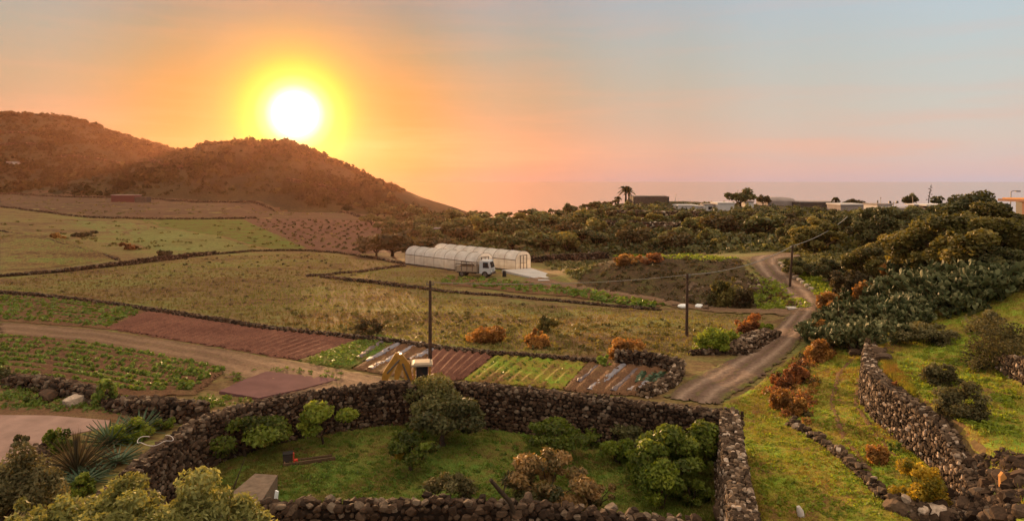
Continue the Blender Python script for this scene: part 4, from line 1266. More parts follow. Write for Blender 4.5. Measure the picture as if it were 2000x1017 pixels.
def cactus_mesh(seed):
    mb = MB()
    def grow(b, d, n_, ln, depth):
        tip = pad(mb, b, d, n_, ln)
        if depth == 0: return
        for _ in range(rng.integers(2, 4)):
            dd = d * .55 + rng.normal(size=3) * .55; dd[2] = abs(dd[2]) * .8 + .25
            nn = n_ + rng.normal(size=3) * .9
            dd /= np.linalg.norm(dd)
            grow(b + (tip - b) * rng.uniform(.82, .98), dd, nn, ln * rng.uniform(.82, 1.0), depth - 1)
    for _ in range(4):
        a = rng.uniform(0, 6.28); o = np.array([math.cos(a), math.sin(a), 0]) * rng.uniform(.1, .5)
        grow(o, np.array([math.cos(a) * .5, math.sin(a) * .5, .9]), np.array([math.sin(a), -math.cos(a), .1]) + rng.normal(size=3) * .4, rng.uniform(.30, .38), 4)
    return mb.mesh('prickly_pear', L['pad'])


CM = [cactus_mesh(i) for i in range(4)]
CP = sample_poly([(1575, 668), (1600, 640), (1660, 615), (1705, 580), (1760, 545), (1840, 540), (1920, 528), (1995, 545), (1995, 570), (1920, 598), (1860, 622), (1790, 635), (1745, 660), (1715, 685), (1650, 682), (1600, 682)], 150, 5)
for (u, v) in CP:
    p = at(u, v)
    o = bpy.data.objects.new('prickly_pear', CM[rng.integers(4)])
    COL.objects.link(o)
    s = rng.uniform(.85, 1.3) * (1.3 if u > 1740 and v < 600 else 1.0)
    o.location = (p[0], p[1], p[2] - .1); o.scale = (s, s, s); o.rotation_euler = (0, 0, rng.uniform(0, 6.28))
    tag(o, '%s prickly pear %s, %s' % ('low' if s < 1.0 else 'medium' if s < 1.15 else 'tall', 'on the front edge' if v > 640 - .2 * (u - 1600) * (u < 1990) + 10 else 'on the back edge' if v < 610 - .24 * (u - 1600) else 'in the thick middle', zone(u, [(1630, 'next to the dirt road'), (1690, 'near the orange autumn bushes'), (1750, 'above the retaining wall end'), (1820, 'behind the low grey-olive bush'), (1890, 'below the big yellow-green trees'), (1950, 'above the upper terrace'), (9999, 'under the orange house')])), 'cactus', 'prickly pears on the right hillside')
for i, (u, v, lab) in enumerate([(1640, 540, 'small prickly pear clump inside the road bend'), (1600, 530, 'prickly pear clump beside the green shrub tree of the road bend')]):
    p = at(u, v)
    o = bpy.data.objects.new('prickly_pear', CM[i]); COL.objects.link(o); o.location = p; o.scale = (.8, .8, .8)
    tag(o, lab, 'cactus')

# ---- spiky plants at the left
def agave(u, v, w, label, mat='agave', n=46, up=.5, wd=.09, name='agave', h=None):
    p = at(u, v); R = w * p[1] / F / 2
    mb = MB()
    for i in range(n):
        a = i * 2.39996; e = .12 + 1.2 * (i / n) ** .9 * up * 1.6
        e = min(e, 1.5)
        ln = R * rng.uniform(.85, 1.1) * (1.05 if h is None else h)
        d = np.array([math.cos(a) * math.cos(e), math.sin(a) * math.cos(e), math.sin(e)])
        s = np.array([-math.sin(a), math.cos(a), 0]) * wd * ln * .5
        k = 5; t = np.linspace(0, 1, k)
        cl = t[:, None] * d * ln - np.c_[np.zeros((k, 2)), (t ** 2) * ln * .10]
        wf = np.array([.7, 1.0, .85, .5, .03])[:, None]
        V = np.r_[cl - s * wf, cl + s * wf, cl - [0, 0, .02] - np.array(d) * 0 + np.array([0, 0, -.018])]
        f = []
        for q in range(k - 1):
            f += [(q, q + 1, 2 * k + q + 1, 2 * k + q), (2 * k + q, 2 * k + q + 1, k + q + 1, k + q)]
        mb.add(V + [0, 0, .06], f, np.clip(rng.normal(.5, .22), 0, 1))
    o = mb.build(name, L[mat], loc=p)
    return tag(o, label, 'spiky plant')


agave(215, 868, 120, 'blue-green agave between the dark spiky clump and the wall', n=60)
agave(272, 848, 104, 'topmost blue-green agave beside the orchard wall', n=56)
agave(150, 925, 130, 'tall dark clump of dry spiky blades', 'straw', 170, .95, .03, 'spiky_clump', 1.35)
agave(160, 945, 110, 'green agave at the foot of the dark spiky clump', n=40, up=.25)
agave(112, 962, 56, 'small pale agave standing alone near the bottom left', n=30, up=.8)
agave(185, 930, 70, 'bluish agave close to the left end of the orchard wall', n=34, up=.4)
agave(230, 905, 100, 'green agave below the topmost two', n=40, up=.35)

# ---- crops
def crop_mesh(n, leaf, r, h, mat, nm):
    mb = MB(); o = rand_dirs(n); o[:, 2] = np.abs(o[:, 2])
    leaf_quads(mb, o * np.array([r, r, h]) * (rng.random(n) ** .3)[:, None] + [0, 0, .03], leaf, o, rng.normal(.5, .2, n), 1.5)
    return mb.mesh(nm, L[mat])


def strip(A, B, n_rows, step, jit=.12, along='u'):
    G = loft(A, B, 60, 40)
    out = []
    for r_ in range(n_rows):
        t = (r_ + .5) / n_rows
        if along == 'u':
            q = G[:, int(t * 39)] * 1.0
            line = G[:, int(t * 39)] * (1 - (t * 39) % 1) + G[:, min(39, int(t * 39) + 1)] * ((t * 39) % 1)
        else:
            line = G[int(t * 59)] * (1 - (t * 59) % 1) + G[min(59, int(t * 59) + 1)] * ((t * 59) % 1)
        d = np.r_[0, np.cumsum(np.hypot(*np.diff(line, axis=0).T))]
        s = np.arange(step * .4, d[-1], step)
        out.append(np.c_[np.interp(s, d, line[:, 0]), np.interp(s, d, line[:, 1])])
    P = np.concatenate(out)
    P = P + rng.normal(size=P.shape) * jit
    return np.c_[P, gz(P[:, 0], P[:, 1])]


BM = [crop_mesh(60, .13, .22, .34, 'crop', 'crop_plant') for _ in range(4)]
cp = strip([(0, 655), (180, 673), (330, 700), (438, 724)], [(0, 732), (120, 748), (260, 772), (372, 766)], 8, .46, .05)
cp = cp[(cp[:, 0] / cp[:, 1] > -.80)]
cp = cp[rng.random(len(cp)) > .10]
if len(cp) > 300: cp = cp[np.argsort(cp[:, 1])[:300]]
for q in cp:
    o = bpy.data.objects.new('crop_plant', BM[rng.integers(4)]); COL.objects.link(o)
    s = rng.uniform(.65, 1.15); o.location = q + [0, 0, .05]; o.scale = (s, s, s); o.rotation_euler = (0, 0, rng.uniform(0, 6))
    tag(o, 'leafy crop plant %s, %s' % (['in rows nearest the farm track', 'in the upper middle rows', 'in the lower middle rows', 'in rows nearest the crumbling wall'][min(3, int(max(0, (q[1] - 36.5) < 8.5) + ((q[1] - 36.5) < 5.2) + ((q[1] - 36.5) < 2.6)))], zone(q[0] / q[1] * F + 1000, [(60, 'at the left edge'), (130, 'left of the tall leafy shrub'), (200, 'above the pale blue-grey block'), (270, 'above the gap in the wall'), (340, 'left of the reddish slab'), (9999, 'at the pointed right end')])), 'crop plant', 'crop plants in the near left field')


def many(name, P, n, r, h, leaf, mat, label, kind='stuff'):
    mb = MB(); N_ = len(P); k = np.repeat(np.arange(N_), n)
    o = rand_dirs(N_ * n); o[:, 2] = np.abs(o[:, 2]); sc = rng.uniform(.6, 1.25, N_)[k][:, None]
    leaf_quads(mb, P[k] + o * np.array([r, r, h]) * sc * (rng.random(N_ * n) ** .3)[:, None] + [0, 0, .04], leaf, o, (rng.normal(.5, .15, N_))[k] + rng.normal(0, .12, N_ * n), 1.5)
    return tag(mb.build(name, L[mat]), label, kind=kind)


many('crop_rows', strip([(0, 579), (110, 586), (280, 608)], [(0, 625), (90, 632), (205, 641)], 8, .6, .12), 26, .34, .30, .22, 'crop', 'rows of leafy crop in the farther left field')
many('crop_rows', strip([(870, 541), (960, 547), (1100, 563), (1290, 594)], [(862, 555), (960, 565), (1100, 577), (1280, 600)], 5, .8, .25), 20, .42, .32, .30, 'crop', 'rows of green crop in front of the greenhouses')
many('crop_rows', strip([(980, 694), (1060, 702), (1140, 709)], [(912, 742), (990, 750), (1095, 760)], 9, .3, .08, 'v'), 12, .16, .20, .12, 'crop', 'green seedling rows left of the grey plastic strips')
many('crop_rows', strip([(720, 662), (745, 657), (775, 664)], [(600, 704), (640, 714), (680, 718)], 12, .35, .12, 'v'), 12, .18, .2, .12, 'crop', 'green weeds beside the red ploughed field')
# vines
VM = []
for k in range(3):
    mb = MB()
    for _ in range(4):
        q = rand_dirs(1)[0] * .3; q[2] = abs(q[2]) + .12
        mb.tube([(0, 0, -.05), (q[0] * .4, q[1] * .4, .14), q], [.035, .028, .012], 5, m=1)
    o = rand_dirs(22); o[:, 2] = np.abs(o[:, 2])
    leaf_quads(mb, o * [.38, .38, .34], .14, o, rng.normal(.4, .2, 22))
    VM.append(mb.mesh('vine', [L['brown'], M['bark']]))
gx_, gy_ = np.meshgrid(np.arange(-75, 14, 2.3), np.arange(42, 120, 2.1), indexing='ij')
vp = np.c_[gx_.ravel(), gy_.ravel()] + rng.normal(size=(gx_.size, 2)) * .6
VPOLY = [(0, 548), (240, 520), (430, 500), (620, 495), (760, 560), (900, 582), (1100, 600), (1290, 625), (1170, 690), (940, 680), (560, 636), (280, 590), (0, 562)]
uv_ = np.c_[vp[:, 0] / vp[:, 1] * F + 1000, HV + (EYE - gz(vp[:, 0], vp[:, 1])) / vp[:, 1] * F]
vp = vp[[in_poly(VPOLY, *q) for q in uv_]]
vp = vp[np.argsort(vp[:, 1])]
for q in vp[:300]:
    o = bpy.data.objects.new('vine', VM[rng.integers(3)]); COL.objects.link(o)
    s = rng.uniform(.3, .72); o.location = (q[0], q[1], float(gz(*q))); o.scale = (s, s, s); o.rotation_euler = (0, 0, rng.uniform(0, 6))
    tag(o, '%s vine stump %s, %s' % ('tiny' if s < .45 else 'small' if s < .6 else 'bigger', 'close behind the long low wall' if q[1] < 52 else 'some way into the open field' if q[1] < 60 else 'in the middle of the open field' if q[1] < 70 else 'deep in the open field', zone(q[0] / q[1] * F + 1000, [(200, 'above the leafy crops'), (400, 'above the red ploughed field'), (600, 'left of the brownish bushes'), (760, 'above the plastic strips'), (900, 'near the left utility pole'), (1020, 'near the rusty bush'), (1150, 'right of the orange-brown bush'), (9999, 'near the ochre bush')])), 'vine', 'vine stumps in the open field')
vr = vp[300:]
if len(vr): many('vine_rows', np.c_[vr, gz(vr[:, 0], vr[:, 1])][rng.random(len(vr)) < .6], 8, .25, .25, .2, 'brown', 'farther vine stumps of the open field')
fr = strip([(490, 428), (620, 430), (760, 438)], [(610, 484), (700, 494), (840, 492)], 12, 2.6, .4)
many('vine_rows', fr, 14, .45, .45, .35, 'brown', 'dark vine rows in the far reddish field')
# cabbages
kb = strip([(1252, 728), (1305, 730)], [(1238, 752), (1290, 752)], 5, .55, .06)
KM = crop_mesh(40, .2, .22, .2, 'agave', 'cabbage')
for q in kb:
    o = bpy.data.objects.new('cabbage', KM); COL.objects.link(o); o.location = q + [0, 0, .03]; s = rng.uniform(.8, 1.2); o.scale = (s, s, s)
    tag(o, 'pale green cabbage in the patch beside the crooked wall', 'cabbage', 'cabbages beside the crooked wall')

# ---- grass blades
def blades(name, P, h, w, mat, label, k=3, patch=.5):
    n = len(P)
    idx = np.repeat(np.arange(n), k)
    B = P[idx] + np.c_[rng.normal(size=(n * k, 2)) * .05, np.zeros(n * k)]
    a = rng.uniform(0, math.pi, n * k)
    hh = h * rng.uniform(.5, 1.4, n)[idx] * rng.uniform(.7, 1.2, n * k)
    lean = rng.normal(size=(n * k, 2)) * .45 * hh[:, None]
    s = np.c_[np.cos(a), np.sin(a), np.zeros(n * k)] * w / 2
    T = B + np.c_[lean, hh]
    V = np.stack([B - s, B + s, T], 1).reshape(-1, 3)
    pn = .5 + .7 * vnoise(P[:, 0] * patch, P[:, 1] * patch) + .35 * vnoise(P[:, 0] * 2.3, P[:, 1] * 2.3)
    mb = MB().add(V, np.arange(3 * n * k).reshape(-1, 3), np.clip(pn[idx] + rng.normal(size=n * k) * .12, 0, 1))
    return tag(mb.build(name, L[mat]), label, kind='stuff')


def region(A, B, n, smooth=0):
    G = loft(A, B, 40, 40, smooth)
    s = rng.random(n) * 38.99; t = rng.random(n) * 38.99
    i = s.astype(int); j = t.astype(int); a = (s - i)[:, None]; b_ = (t - j)[:, None]
    P = G[i, j] * (1 - a) * (1 - b_) + G[i + 1, j] * a * (1 - b_) + G[i, j + 1] * (1 - a) * b_ + G[i + 1, j + 1] * a * b_
    keep = rng.random(n) < .35 + .65 * (vnoise(P[:, 0] * .8, P[:, 1] * .8) > -.12)
    P = P[keep]
    return np.c_[P, gz(P[:, 0], P[:, 1]) + .04]


blades('grass_tufts', region([(360, 930), (420, 885), (540, 838), (760, 800), (880, 790)], [(390, 1005), (520, 1000), (700, 1000), (1000, 1005), (1200, 1017)], 32000), .10, .035, 'grass_shade_colour', 'orchard grass')
blades('grass_tufts', region([(880, 790), (1100, 822), (1410, 850)], [(1200, 1017), (1300, 1017), (1420, 1017)], 20000), .11, .035, 'grass_shade_colour', 'orchard grass under the citrus trees')
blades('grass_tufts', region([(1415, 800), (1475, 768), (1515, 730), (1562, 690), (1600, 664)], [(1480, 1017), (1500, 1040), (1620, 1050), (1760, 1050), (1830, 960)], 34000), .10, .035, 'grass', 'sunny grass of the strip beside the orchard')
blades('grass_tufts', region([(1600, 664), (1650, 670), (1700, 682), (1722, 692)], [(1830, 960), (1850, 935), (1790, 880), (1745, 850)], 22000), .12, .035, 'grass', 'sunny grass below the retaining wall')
n = 30000
P_ = np.c_[rng.uniform(14, 44, n), rng.uniform(17, 46, n)]
sd_, _ = poly_sd(WR, P_[:, 0], P_[:, 1]); P_ = P_[(sd_ > .5) & (P_[:, 0] / P_[:, 1] < .85)]
blades('grass_tufts', np.c_[P_, gz(P_[:, 0], P_[:, 1]) + .04], .14, .035, 'grass', 'grass of the raised terrace')
def tuft_pts(poly, n):
    return np.array([at(*q) for q in sample_poly(poly, n)])
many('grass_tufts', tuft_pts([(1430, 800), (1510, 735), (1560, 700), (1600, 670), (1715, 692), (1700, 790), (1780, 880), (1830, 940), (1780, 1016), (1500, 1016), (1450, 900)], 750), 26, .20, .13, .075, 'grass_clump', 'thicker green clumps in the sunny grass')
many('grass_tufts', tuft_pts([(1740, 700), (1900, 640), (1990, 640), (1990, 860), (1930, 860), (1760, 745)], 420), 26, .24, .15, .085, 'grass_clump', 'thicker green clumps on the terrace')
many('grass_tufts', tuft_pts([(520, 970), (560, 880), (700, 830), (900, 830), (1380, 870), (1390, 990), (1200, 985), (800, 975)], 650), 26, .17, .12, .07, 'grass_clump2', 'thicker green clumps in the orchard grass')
many('weeds', np.c_[(lambda Q: np.c_[Q, gz(Q[:, 0], Q[:, 1])])(resample(ats([(400, 905), (520, 868), (760, 815), (900, 812), (1100, 835), (1405, 862)]), 130) + rng.normal(size=(130, 2)) * .25)], 40, .3, .3, .09, 'mid', 'weeds along the foot of the orchard wall')
# weeds of the open plain
n = 60000
yy = 40 * (150 / 40.) ** rng.random(n); P_ = np.c_[rng.uniform(-.82, .38, n) * yy, yy]
uv_ = np.c_[P_[:, 0] / P_[:, 1] * F + 1000, HV + (EYE - gz(P_[:, 0], P_[:, 1])) / P_[:, 1] * F]
PP = [(0, 548), (240, 520), (430, 500), (620, 495), (860, 530), (900, 582), (1100, 600), (1290, 606), (1500, 620), (1440, 670), (1330, 700), (1170, 696), (940, 684), (560, 640), (280, 595), (0, 566)]
keep = np.array([in_poly(PP, *q) for q in uv_])
P_ = P_[keep]
sc = (P_[:, 1] / 60)
blades('weeds', np.c_[P_, gz(P_[:, 0], P_[:, 1]) + .02], .16, .09, 'grass_dry', 'dry weeds of the open field', k=2, patch=.16)
wd = sample_poly([(560, 600), (1290, 625), (1440, 640), (1330, 700), (1170, 690), (940, 680), (560, 640)], 260)
many('weeds', np.array([at(*q) for q in wd]), 14, .35, .22, .16, 'yellow', 'low yellowish weeds of the open field')
vg = [q for q in sample_poly([(0, 740), (160, 762), (330, 790), (480, 760), (440, 730), (560, 720), (700, 735), (420, 800), (300, 815), (0, 800)], 500) if not in_poly([(420, 772), (505, 786), (595, 768), (668, 744), (520, 725), (468, 745)], *q)]
many('weeds', np.array([at(*q) for q in vg]), 14, .22, .16, .10, 'crop', 'green weeds around the crumbling wall and the slab')
vg = sample_poly([(1440, 580), (1500, 540), (1590, 600), (1500, 608)], 200) + sample_poly([(1530, 515), (1600, 540), (1640, 590), (1600, 580)], 160) + sample_poly([(1190, 500), (1330, 496), (1450, 505), (1400, 512)], 200)
many('weeds', np.array([at(*q) for q in vg]), 18, .4, .2, .18, 'lime', 'bright grass clumps on the road banks')

vg = sample_poly([(1440, 478), (1660, 484), (1700, 500), (1640, 530), (1560, 520), (1560, 490), (1450, 494)], 260) + sample_poly([(1060, 520), (1070, 510), (1180, 512), (1130, 550), (1105, 532)], 90) + sample_poly([(860, 505), (1040, 495), (1180, 498), (1180, 506), (1040, 508), (880, 520)], 160)
many('weeds', np.array([at(*q) for q in vg]), 22, .6, .3, .24, 'mid', 'dull green undergrowth at the foot of the slope')
vg = sample_poly([(0, 430), (300, 432), (760, 440), (850, 480), (600, 486), (420, 494), (300, 495), (0, 470)], 150) + sample_poly([(0, 384), (300, 390), (700, 424), (500, 420), (180, 420), (0, 400)], 160)
many('weeds', np.array([at(*q) for q in vg]), 12, .7, .25, .3, 'yellow', 'low brown growth of the far left fields')
# ------------------------------------------------------------------ greenhouses, vehicles, poles, buildings, small things
def mat_film(clear, c0, c1):
    m, nt, b = mat_base('greenhouse_film', .35, .4)
    n = noise(nt, .9, 4, .6)
    c = ramp(nt, n, [(.35, c0), (.65, c1)])
    nt.links.new(c, b.inputs['Base Color'])
    tr = nt.nodes.new('ShaderNodeBsdfTranslucent'); nt.links.new(c, tr.inputs[0])
    tp = nt.nodes.new('ShaderNodeBsdfTransparent')
    m1 = nt.nodes.new('ShaderNodeMixShader'); m1.inputs[0].default_value = .6
    m2 = nt.nodes.new('ShaderNodeMixShader'); m2.inputs[0].default_value = clear
    nt.links.new(b.outputs[0], m1.inputs[1]); nt.links.new(tr.outputs[0], m1.inputs[2])
    nt.links.new(m1.outputs[0], m2.inputs[1]); nt.links.new(tp.outputs[0], m2.inputs[2])
    nt.links.new(m2.outputs[0], nt.nodes['Material Output'].inputs[0])
    return m
M['poly'] = mat_film(.10, col(.60, .56, .54), col(.82, .80, .80))
M['poly_side'] = mat_film(.32, col(.58, .52, .47), col(.80, .75, .70))
M['steel'] = mat_plain('galvanised_steel', col(.12, .10, .09), .5, .4, .6)
M['frame_dark'] = mat_plain('dark_frame', col(.05, .035, .03), .6)
M['white_paint'] = mat_plain('white_paint', col(.42, .41, .42), .45, .4, var=.08)
M['glass_dark'] = mat_plain('dark_glass', col(.02, .022, .025), .12, .5, var=.05, bmp=0)
M['rubber'] = mat_plain('rubber', col(.015, .013, .012), .85)
M['wood'] = mat_plain('weathered_wood', col(.10, .06, .035), .85, .1, var=.35, sc=12)
M['pole_wood'] = mat_plain('pole_wood', col(.06, .035, .025), .85, .1, var=.3, sc=5)
M['yellow_paint'] = mat_plain('worn_yellow_paint', col(.34, .16, .025), .45, .4, var=.22, sc=5)
M['cream_paint'] = mat_plain('cream_roof', col(.30, .22, .15), .6, .3, var=.12)
M['plaster_white'] = mat_plain('white_plaster', col(.55, .48, .45), .9, .1, var=.1, sc=1)
M['plaster_grey'] = mat_plain('grey_plaster_roof', col(.28, .22, .20), .9, .1, var=.15, sc=.6)
M['plaster_orange'] = mat_plain('orange_plaster', col(.62, .28, .09), .85, .1, var=.1, sc=2)
M['roof_brown'] = mat_plain('brown_roof_edge', col(.22, .09, .05), .8)
M['hut_red'] = mat_plain('dark_red_wall', col(.12, .035, .03), .9)
M['stone_build'] = mat_plain('dark_stone_building', col(.10, .07, .055), .9, .1, var=.25, sc=1.5)
M['plastic_grey'] = mat_plain('grey_mulch_film', col(.19, .17, .19), .65, .3, var=.3, sc=3)
M['plastic_dull'] = mat_plain('dull_mulch_film', col(.11, .08, .082), .7, .2, var=.35, sc=3)
M['red_plastic'] = mat_plain('red_plastic', col(.55, .05, .03), .4)
M['white_plastic'] = mat_plain('white_plastic', col(.8, .78, .76), .4)
M['cable'] = mat_plain('pale_cable', col(.22, .19, .16), .5, .4)


def wframe(p, ang):
    return p, ang


def greenhouse(A, B, W, hw, H, label, nb, end_mat):
    """tunnel from A (left end) to B (right end), long front side through A-B, straight walls hw, ridge H"""
    A = np.array(A, float); B = np.array(B, float)
    d = B - A; Ln = np.hypot(*d); ang = math.atan2(d[1], d[0])
    z = float(min(gz(*A), gz(*B)))
    root = empty('greenhouse', (A[0], A[1], z), ang)
    tag(root, label, 'greenhouse')
    def prof(k=0.0):
        out = [(-k, 0), (-k, hw)]
        for t in np.linspace(0, math.pi, 13)[1:-1]:
            out.append((W / 2 - (W / 2 + k) * math.cos(t), hw + (H - hw + k) * math.sin(t)))
        out += [(W + k, hw), (W + k, 0)]
        return np.array(out)
    P = prof()
    n = len(P); nb_ = nb * 2 + 1
    xs = np.linspace(0, Ln, nb_)
    # the film sags a little between hoops
    V = []
    for i, x in enumerate(xs):
        q = prof(-.05 if i % 2 else 0)
        V.append(np.c_[np.full(n, x), q[:, 0], q[:, 1]])
    V = np.concatenate(V)
    roofF = [(i * n + j, (i + 1) * n + j, (i + 1) * n + j + 1, i * n + j + 1) for i in range(nb_ - 1) for j in range(1, n - 2)]
    wallF = [(i * n + j, (i + 1) * n + j, (i + 1) * n + j + 1, i * n + j + 1) for i in range(nb_ - 1) for j in (0, n - 2)]
    MB().add(V, roofF).build('roof_film', M['poly'], root, smooth=True)
    MB().add(V, wallF).build('side_film', M['poly_side'], root)
    for x, nm in ((0, 'end_wall'), (Ln, 'end_wall')):
        mb = MB()
        c = np.array([x, W / 2, hw * .7]); Q = np.c_[np.full(n, x), P[:, 0], P[:, 1]]
        mb.add(np.r_[[c], Q], [(0, i + 1, i + 2) for i in range(n - 1)] + [(0, n, 1)])
        e = mb.build(nm, M['poly_side'], root)
        if x > 0:
            mb = MB()
            for y in (W * .28, W * .72): mb.box((x + .05, y, 1.0), (.06, .08, 2.0))
            mb.box((x + .05, W / 2, 2.02), (.06, W * .5, .08)); mb.box((x + .05, W / 2, 1.05), (.05, W * .42, .05)); mb.box((x + .05, W / 2, 1.0), (.05, .05, 2.0))
            mb.build('door_frame', M['frame_dark'], root)
    for i in range(nb + 1):
        x = Ln * i / nb
        q = prof(.045)
        MB().tube(np.c_[np.full(n, x), q[:, 0], q[:, 1]], .022, 5).build('hoop', M['steel'], root)
    mb = MB()
    for y in (-.06, W + .06):
        mb.box((Ln / 2, y, hw), (Ln, .05, .08)); mb.box((Ln / 2, y, .14), (Ln, .06, .20))
    mb.build('rail', M['frame_dark'], root)
    return root


greenhouse((-14.8, 92.6), (-4.4, 83.2), 2.9, 1.45, 2.5, 'nearer white plastic tunnel greenhouse, left one with the truck at its end', 7, 0)
greenhouse((-11.4, 96.6), (.5, 85.8), 2.9, 1.5, 2.55, 'farther white plastic tunnel greenhouse, glowing orange at its right end', 8, 0)


def wheel(r, w, root, loc, rz=0):
    mb = MB(); t = np.linspace(0, 2 * math.pi, 19)[:-1]
    pr = [(r * .55, -w / 2), (r * .92, -w / 2), (r, -w * .32), (r, w * .32), (r * .92, w / 2), (r * .55, w / 2)]
    V = np.array([(a * math.cos(q), b_, a * math.sin(q)) for q in t for a, b_ in pr]); k = len(pr)
    f = [(i * k + j, i * k + (j + 1) % k, ((i + 1) % 18) * k + (j + 1) % k, ((i + 1) % 18) * k + j) for i in range(18) for j in range(k)]
    o = mb.add(V, f).build('wheel', M['rubber'], root, loc=loc)
    mb = MB()
    V = np.array([(r * .57 * math.cos(q), b_, r * .57 * math.sin(q)) for q in t for b_ in (-w * .36, w * .36)])
    mb.add(V, [(2 * i, 2 * i + 1, (2 * i + 3) % 36, (2 * i + 2) % 36) for i in range(18)])
    mb.add(V, [tuple(range(0, 36, 2)), tuple(range(1, 36, 2))])
    mb.build('rim', M['steel'], o)
    return o


# small lorry, cab to the right
p = at(932, 540)
tr = empty('lorry', p, math.radians(-16)); tag(tr, 'small open-bed lorry with a white cab parked beside the greenhouses', 'lorry')
mb = MB().box((-.6, 0, .55), (3.9, .7, .18)).box((1.3, 0, .52), (1.2, 1.3, .16)); mb.build('chassis', M['frame_dark'], tr)
bed = empty('x', (0, 0, 0)); bpy.data.objects.remove(bed)
mb = MB().box((-1.05, 0, .72), (2.9, 1.75, .10))
mb.box((-1.05, -.87, 1.0), (2.9, .05, .48)).box((-1.05, .87, 1.0), (2.9, .05, .48)).box((-2.5, 0, 1.0), (.05, 1.7, .48)).box((.38, 0, 1.2), (.05, 1.7, .9))
bd = mb.build('bed', M['cream_paint'], tr)
mb = MB()
for x in (-2.4, -1.7, -1.0, -.3, .3): mb.box((x, -.92, 1.22), (.06, .05, .9)).box((x, .92, 1.22), (.06, .05, .9))
mb.box((-1.05, -.92, 1.6), (2.8, .04, .08)).box((-1.05, .92, 1.6), (2.8, .04, .08)); mb.build('stake', M['frame_dark'], bd)
MB().box((-1.3, .1, 1.35), (1.6, 1.0, .25), taper=.8).build('load', M['wood'], bd)
cabp = [(.55, .5), (1.95, .5), (2.02, 1.1), (1.78, 1.98), (1.65, 2.05), (.62, 2.05), (.55, 1.95)]
cb = MB().prism(cabp, -.82, .82).build('cab', M['white_paint'], tr)
MB().prism([(1.0, 1.18), (1.78, 1.18), (1.62, 1.85), (1.0, 1.85)], -.835, -.815).build('side_window', M['glass_dark'], cb)
MB().prism([(1.0, 1.18), (1.78, 1.18), (1.62, 1.85), (1.0, 1.85)], .815, .835).build('side_window', M['glass_dark'], cb)
MB().add([(2.01, -.7, 1.2), (2.01, .7, 1.2), (1.83, .68, 1.88), (1.83, -.68, 1.88)], [(0, 1, 2, 3)]).build('windscreen', M['glass_dark'], cb)
MB().box((2.05, 0, .52), (.12, 1.7, .2)).build('bumper', M['frame_dark'], tr)
for y in (-.62, .62): MB().box((2.03, y, .82), (.06, .22, .16)).build('headlight', M['white_plastic'], cb)
for x in (-1.7, 1.25):
    for y in (-.75, .75): wheel(.40, .22, tr, (x, y, .40))

# mini digger behind the orchard wall
D = 35.2
p = np.array([(790 - 1000) / F * D, D, 0.]); p[2] = float(gz(p[0], p[1]))
dg = empty('mini_digger', p, math.radians(8)); tag(dg, 'yellow mini digger with folded arm and cream canopy behind the orchard wall', 'digger')
for y in (-.45, .45):
    pr = [(.1 + .0, .0), (1.5, 0), (1.7, .2), (1.5, .42), (.1, .42), (-.1, .2)]
    MB().prism(pr, y - .13, y + .13).build('track', M['rubber'], dg)
MB().box((.8, 0, .32), (.9, .7, .2)).build('undercarriage', M['frame_dark'], dg)
body = MB().box((.95, 0, .72), (1.15, 1.0, .55), taper=.92).build('body', M['yellow_paint'], dg)
MB().box((1.38, 0, .72), (.35, .9, .5), taper=.85).build('counterweight', M['frame_dark'], body)
MB().box((.85, .1, 1.1), (.4, .45, .35)).build('seat', M['rubber'], body)
cn = MB()
for x in (.52, 1.32):
    for y in (-.42, .42): cn.tube([(x, y, .9), (x, y, 2.0)], .055, 6)
cn.build('canopy_post', M['yellow_paint'], body)
MB().box((.92, 0, 1.5), (.60, .66, .95)).build('cab_glass', M['glass_dark'], body)
MB().box((.92, 0, 1.16), (.86, .88, .34)).build('cab_panel', M['yellow_paint'], body)
MB().box((.92, 0, 2.04), (1.1, 1.02, .10)).box((.92, 0, 2.12), (1.0, .92, .08), taper=.8).build('canopy', M['cream_paint'], body)
MB().prism([(.15, .7), (.5, .7), (.28, 2.05), (-.15, 2.6), (-.5, 2.5), (-.12, 1.9)], -.15, .15).build('boom', M['yellow_paint'], dg)
MB().prism([(-.12, 2.5), (-.45, 2.66), (-1.12, 1.62), (-1.22, 1.1), (-.95, 1.1), (-.72, 1.5)], -.13, .13).build('dipper_arm', M['yellow_paint'], dg)
MB().prism([(-.55, 1.0), (-.40, 1.0), (-.02, 2.0), (-.15, 2.25), (-.3, 2.2), (-.5, 1.7)], -.06, .06).build('arm_linkage', M['yellow_paint'], dg)
MB().tube([(.28, -.16, 1.15), (-.1, -.16, 2.1)], .05, 8).tube([(-.25, -.13, 2.3), (-.9, -.13, 1.6)], .045, 8).build('hydraulic_ram', M['steel'], dg)
MB().prism([(-1.25, 1.15), (-.95, 1.15), (-.9, .75), (-1.1, .45), (-1.45, .5), (-1.3, .8)], -.28, .28).build('bucket', M['frame_dark'], dg)

# telegraph poles and cables
def pole(u, vb, vt, label, tilt=0):
    p = at(u, vb); h = (vb - vt) * p[1] / F
    r = empty('utility_pole', p); tag(r, label, 'utility pole')
    MB().tube([(0, 0, -.3), (tilt * .5, 0, h * .5), (tilt, 0, h)], [.13, .11, .085], 9).build('post', M['pole_wood'], r, smooth=True)
    mb = MB().box((tilt, 0, h - .25), (.5, .06, .07))
    for x in (-.2, .2): mb.tube([(tilt + x, 0, h - .22), (tilt + x, 0, h - .08)], .03, 6)
    mb.build('insulator_bracket', M['steel'], r)
    return p + [tilt, 0, h - .1]
t1 = pole(840, 708, 548, 'leftmost utility pole, standing by the plastic-covered vegetable rows')
t2 = pole(1341, 656, 534, 'middle utility pole at the edge of the open field', .06)
t3 = pole(1542, 562, 478, 'rightmost utility pole leaning beside the dirt road', .30)
t4 = at(1655, 470) + [0, 0, 3.2]
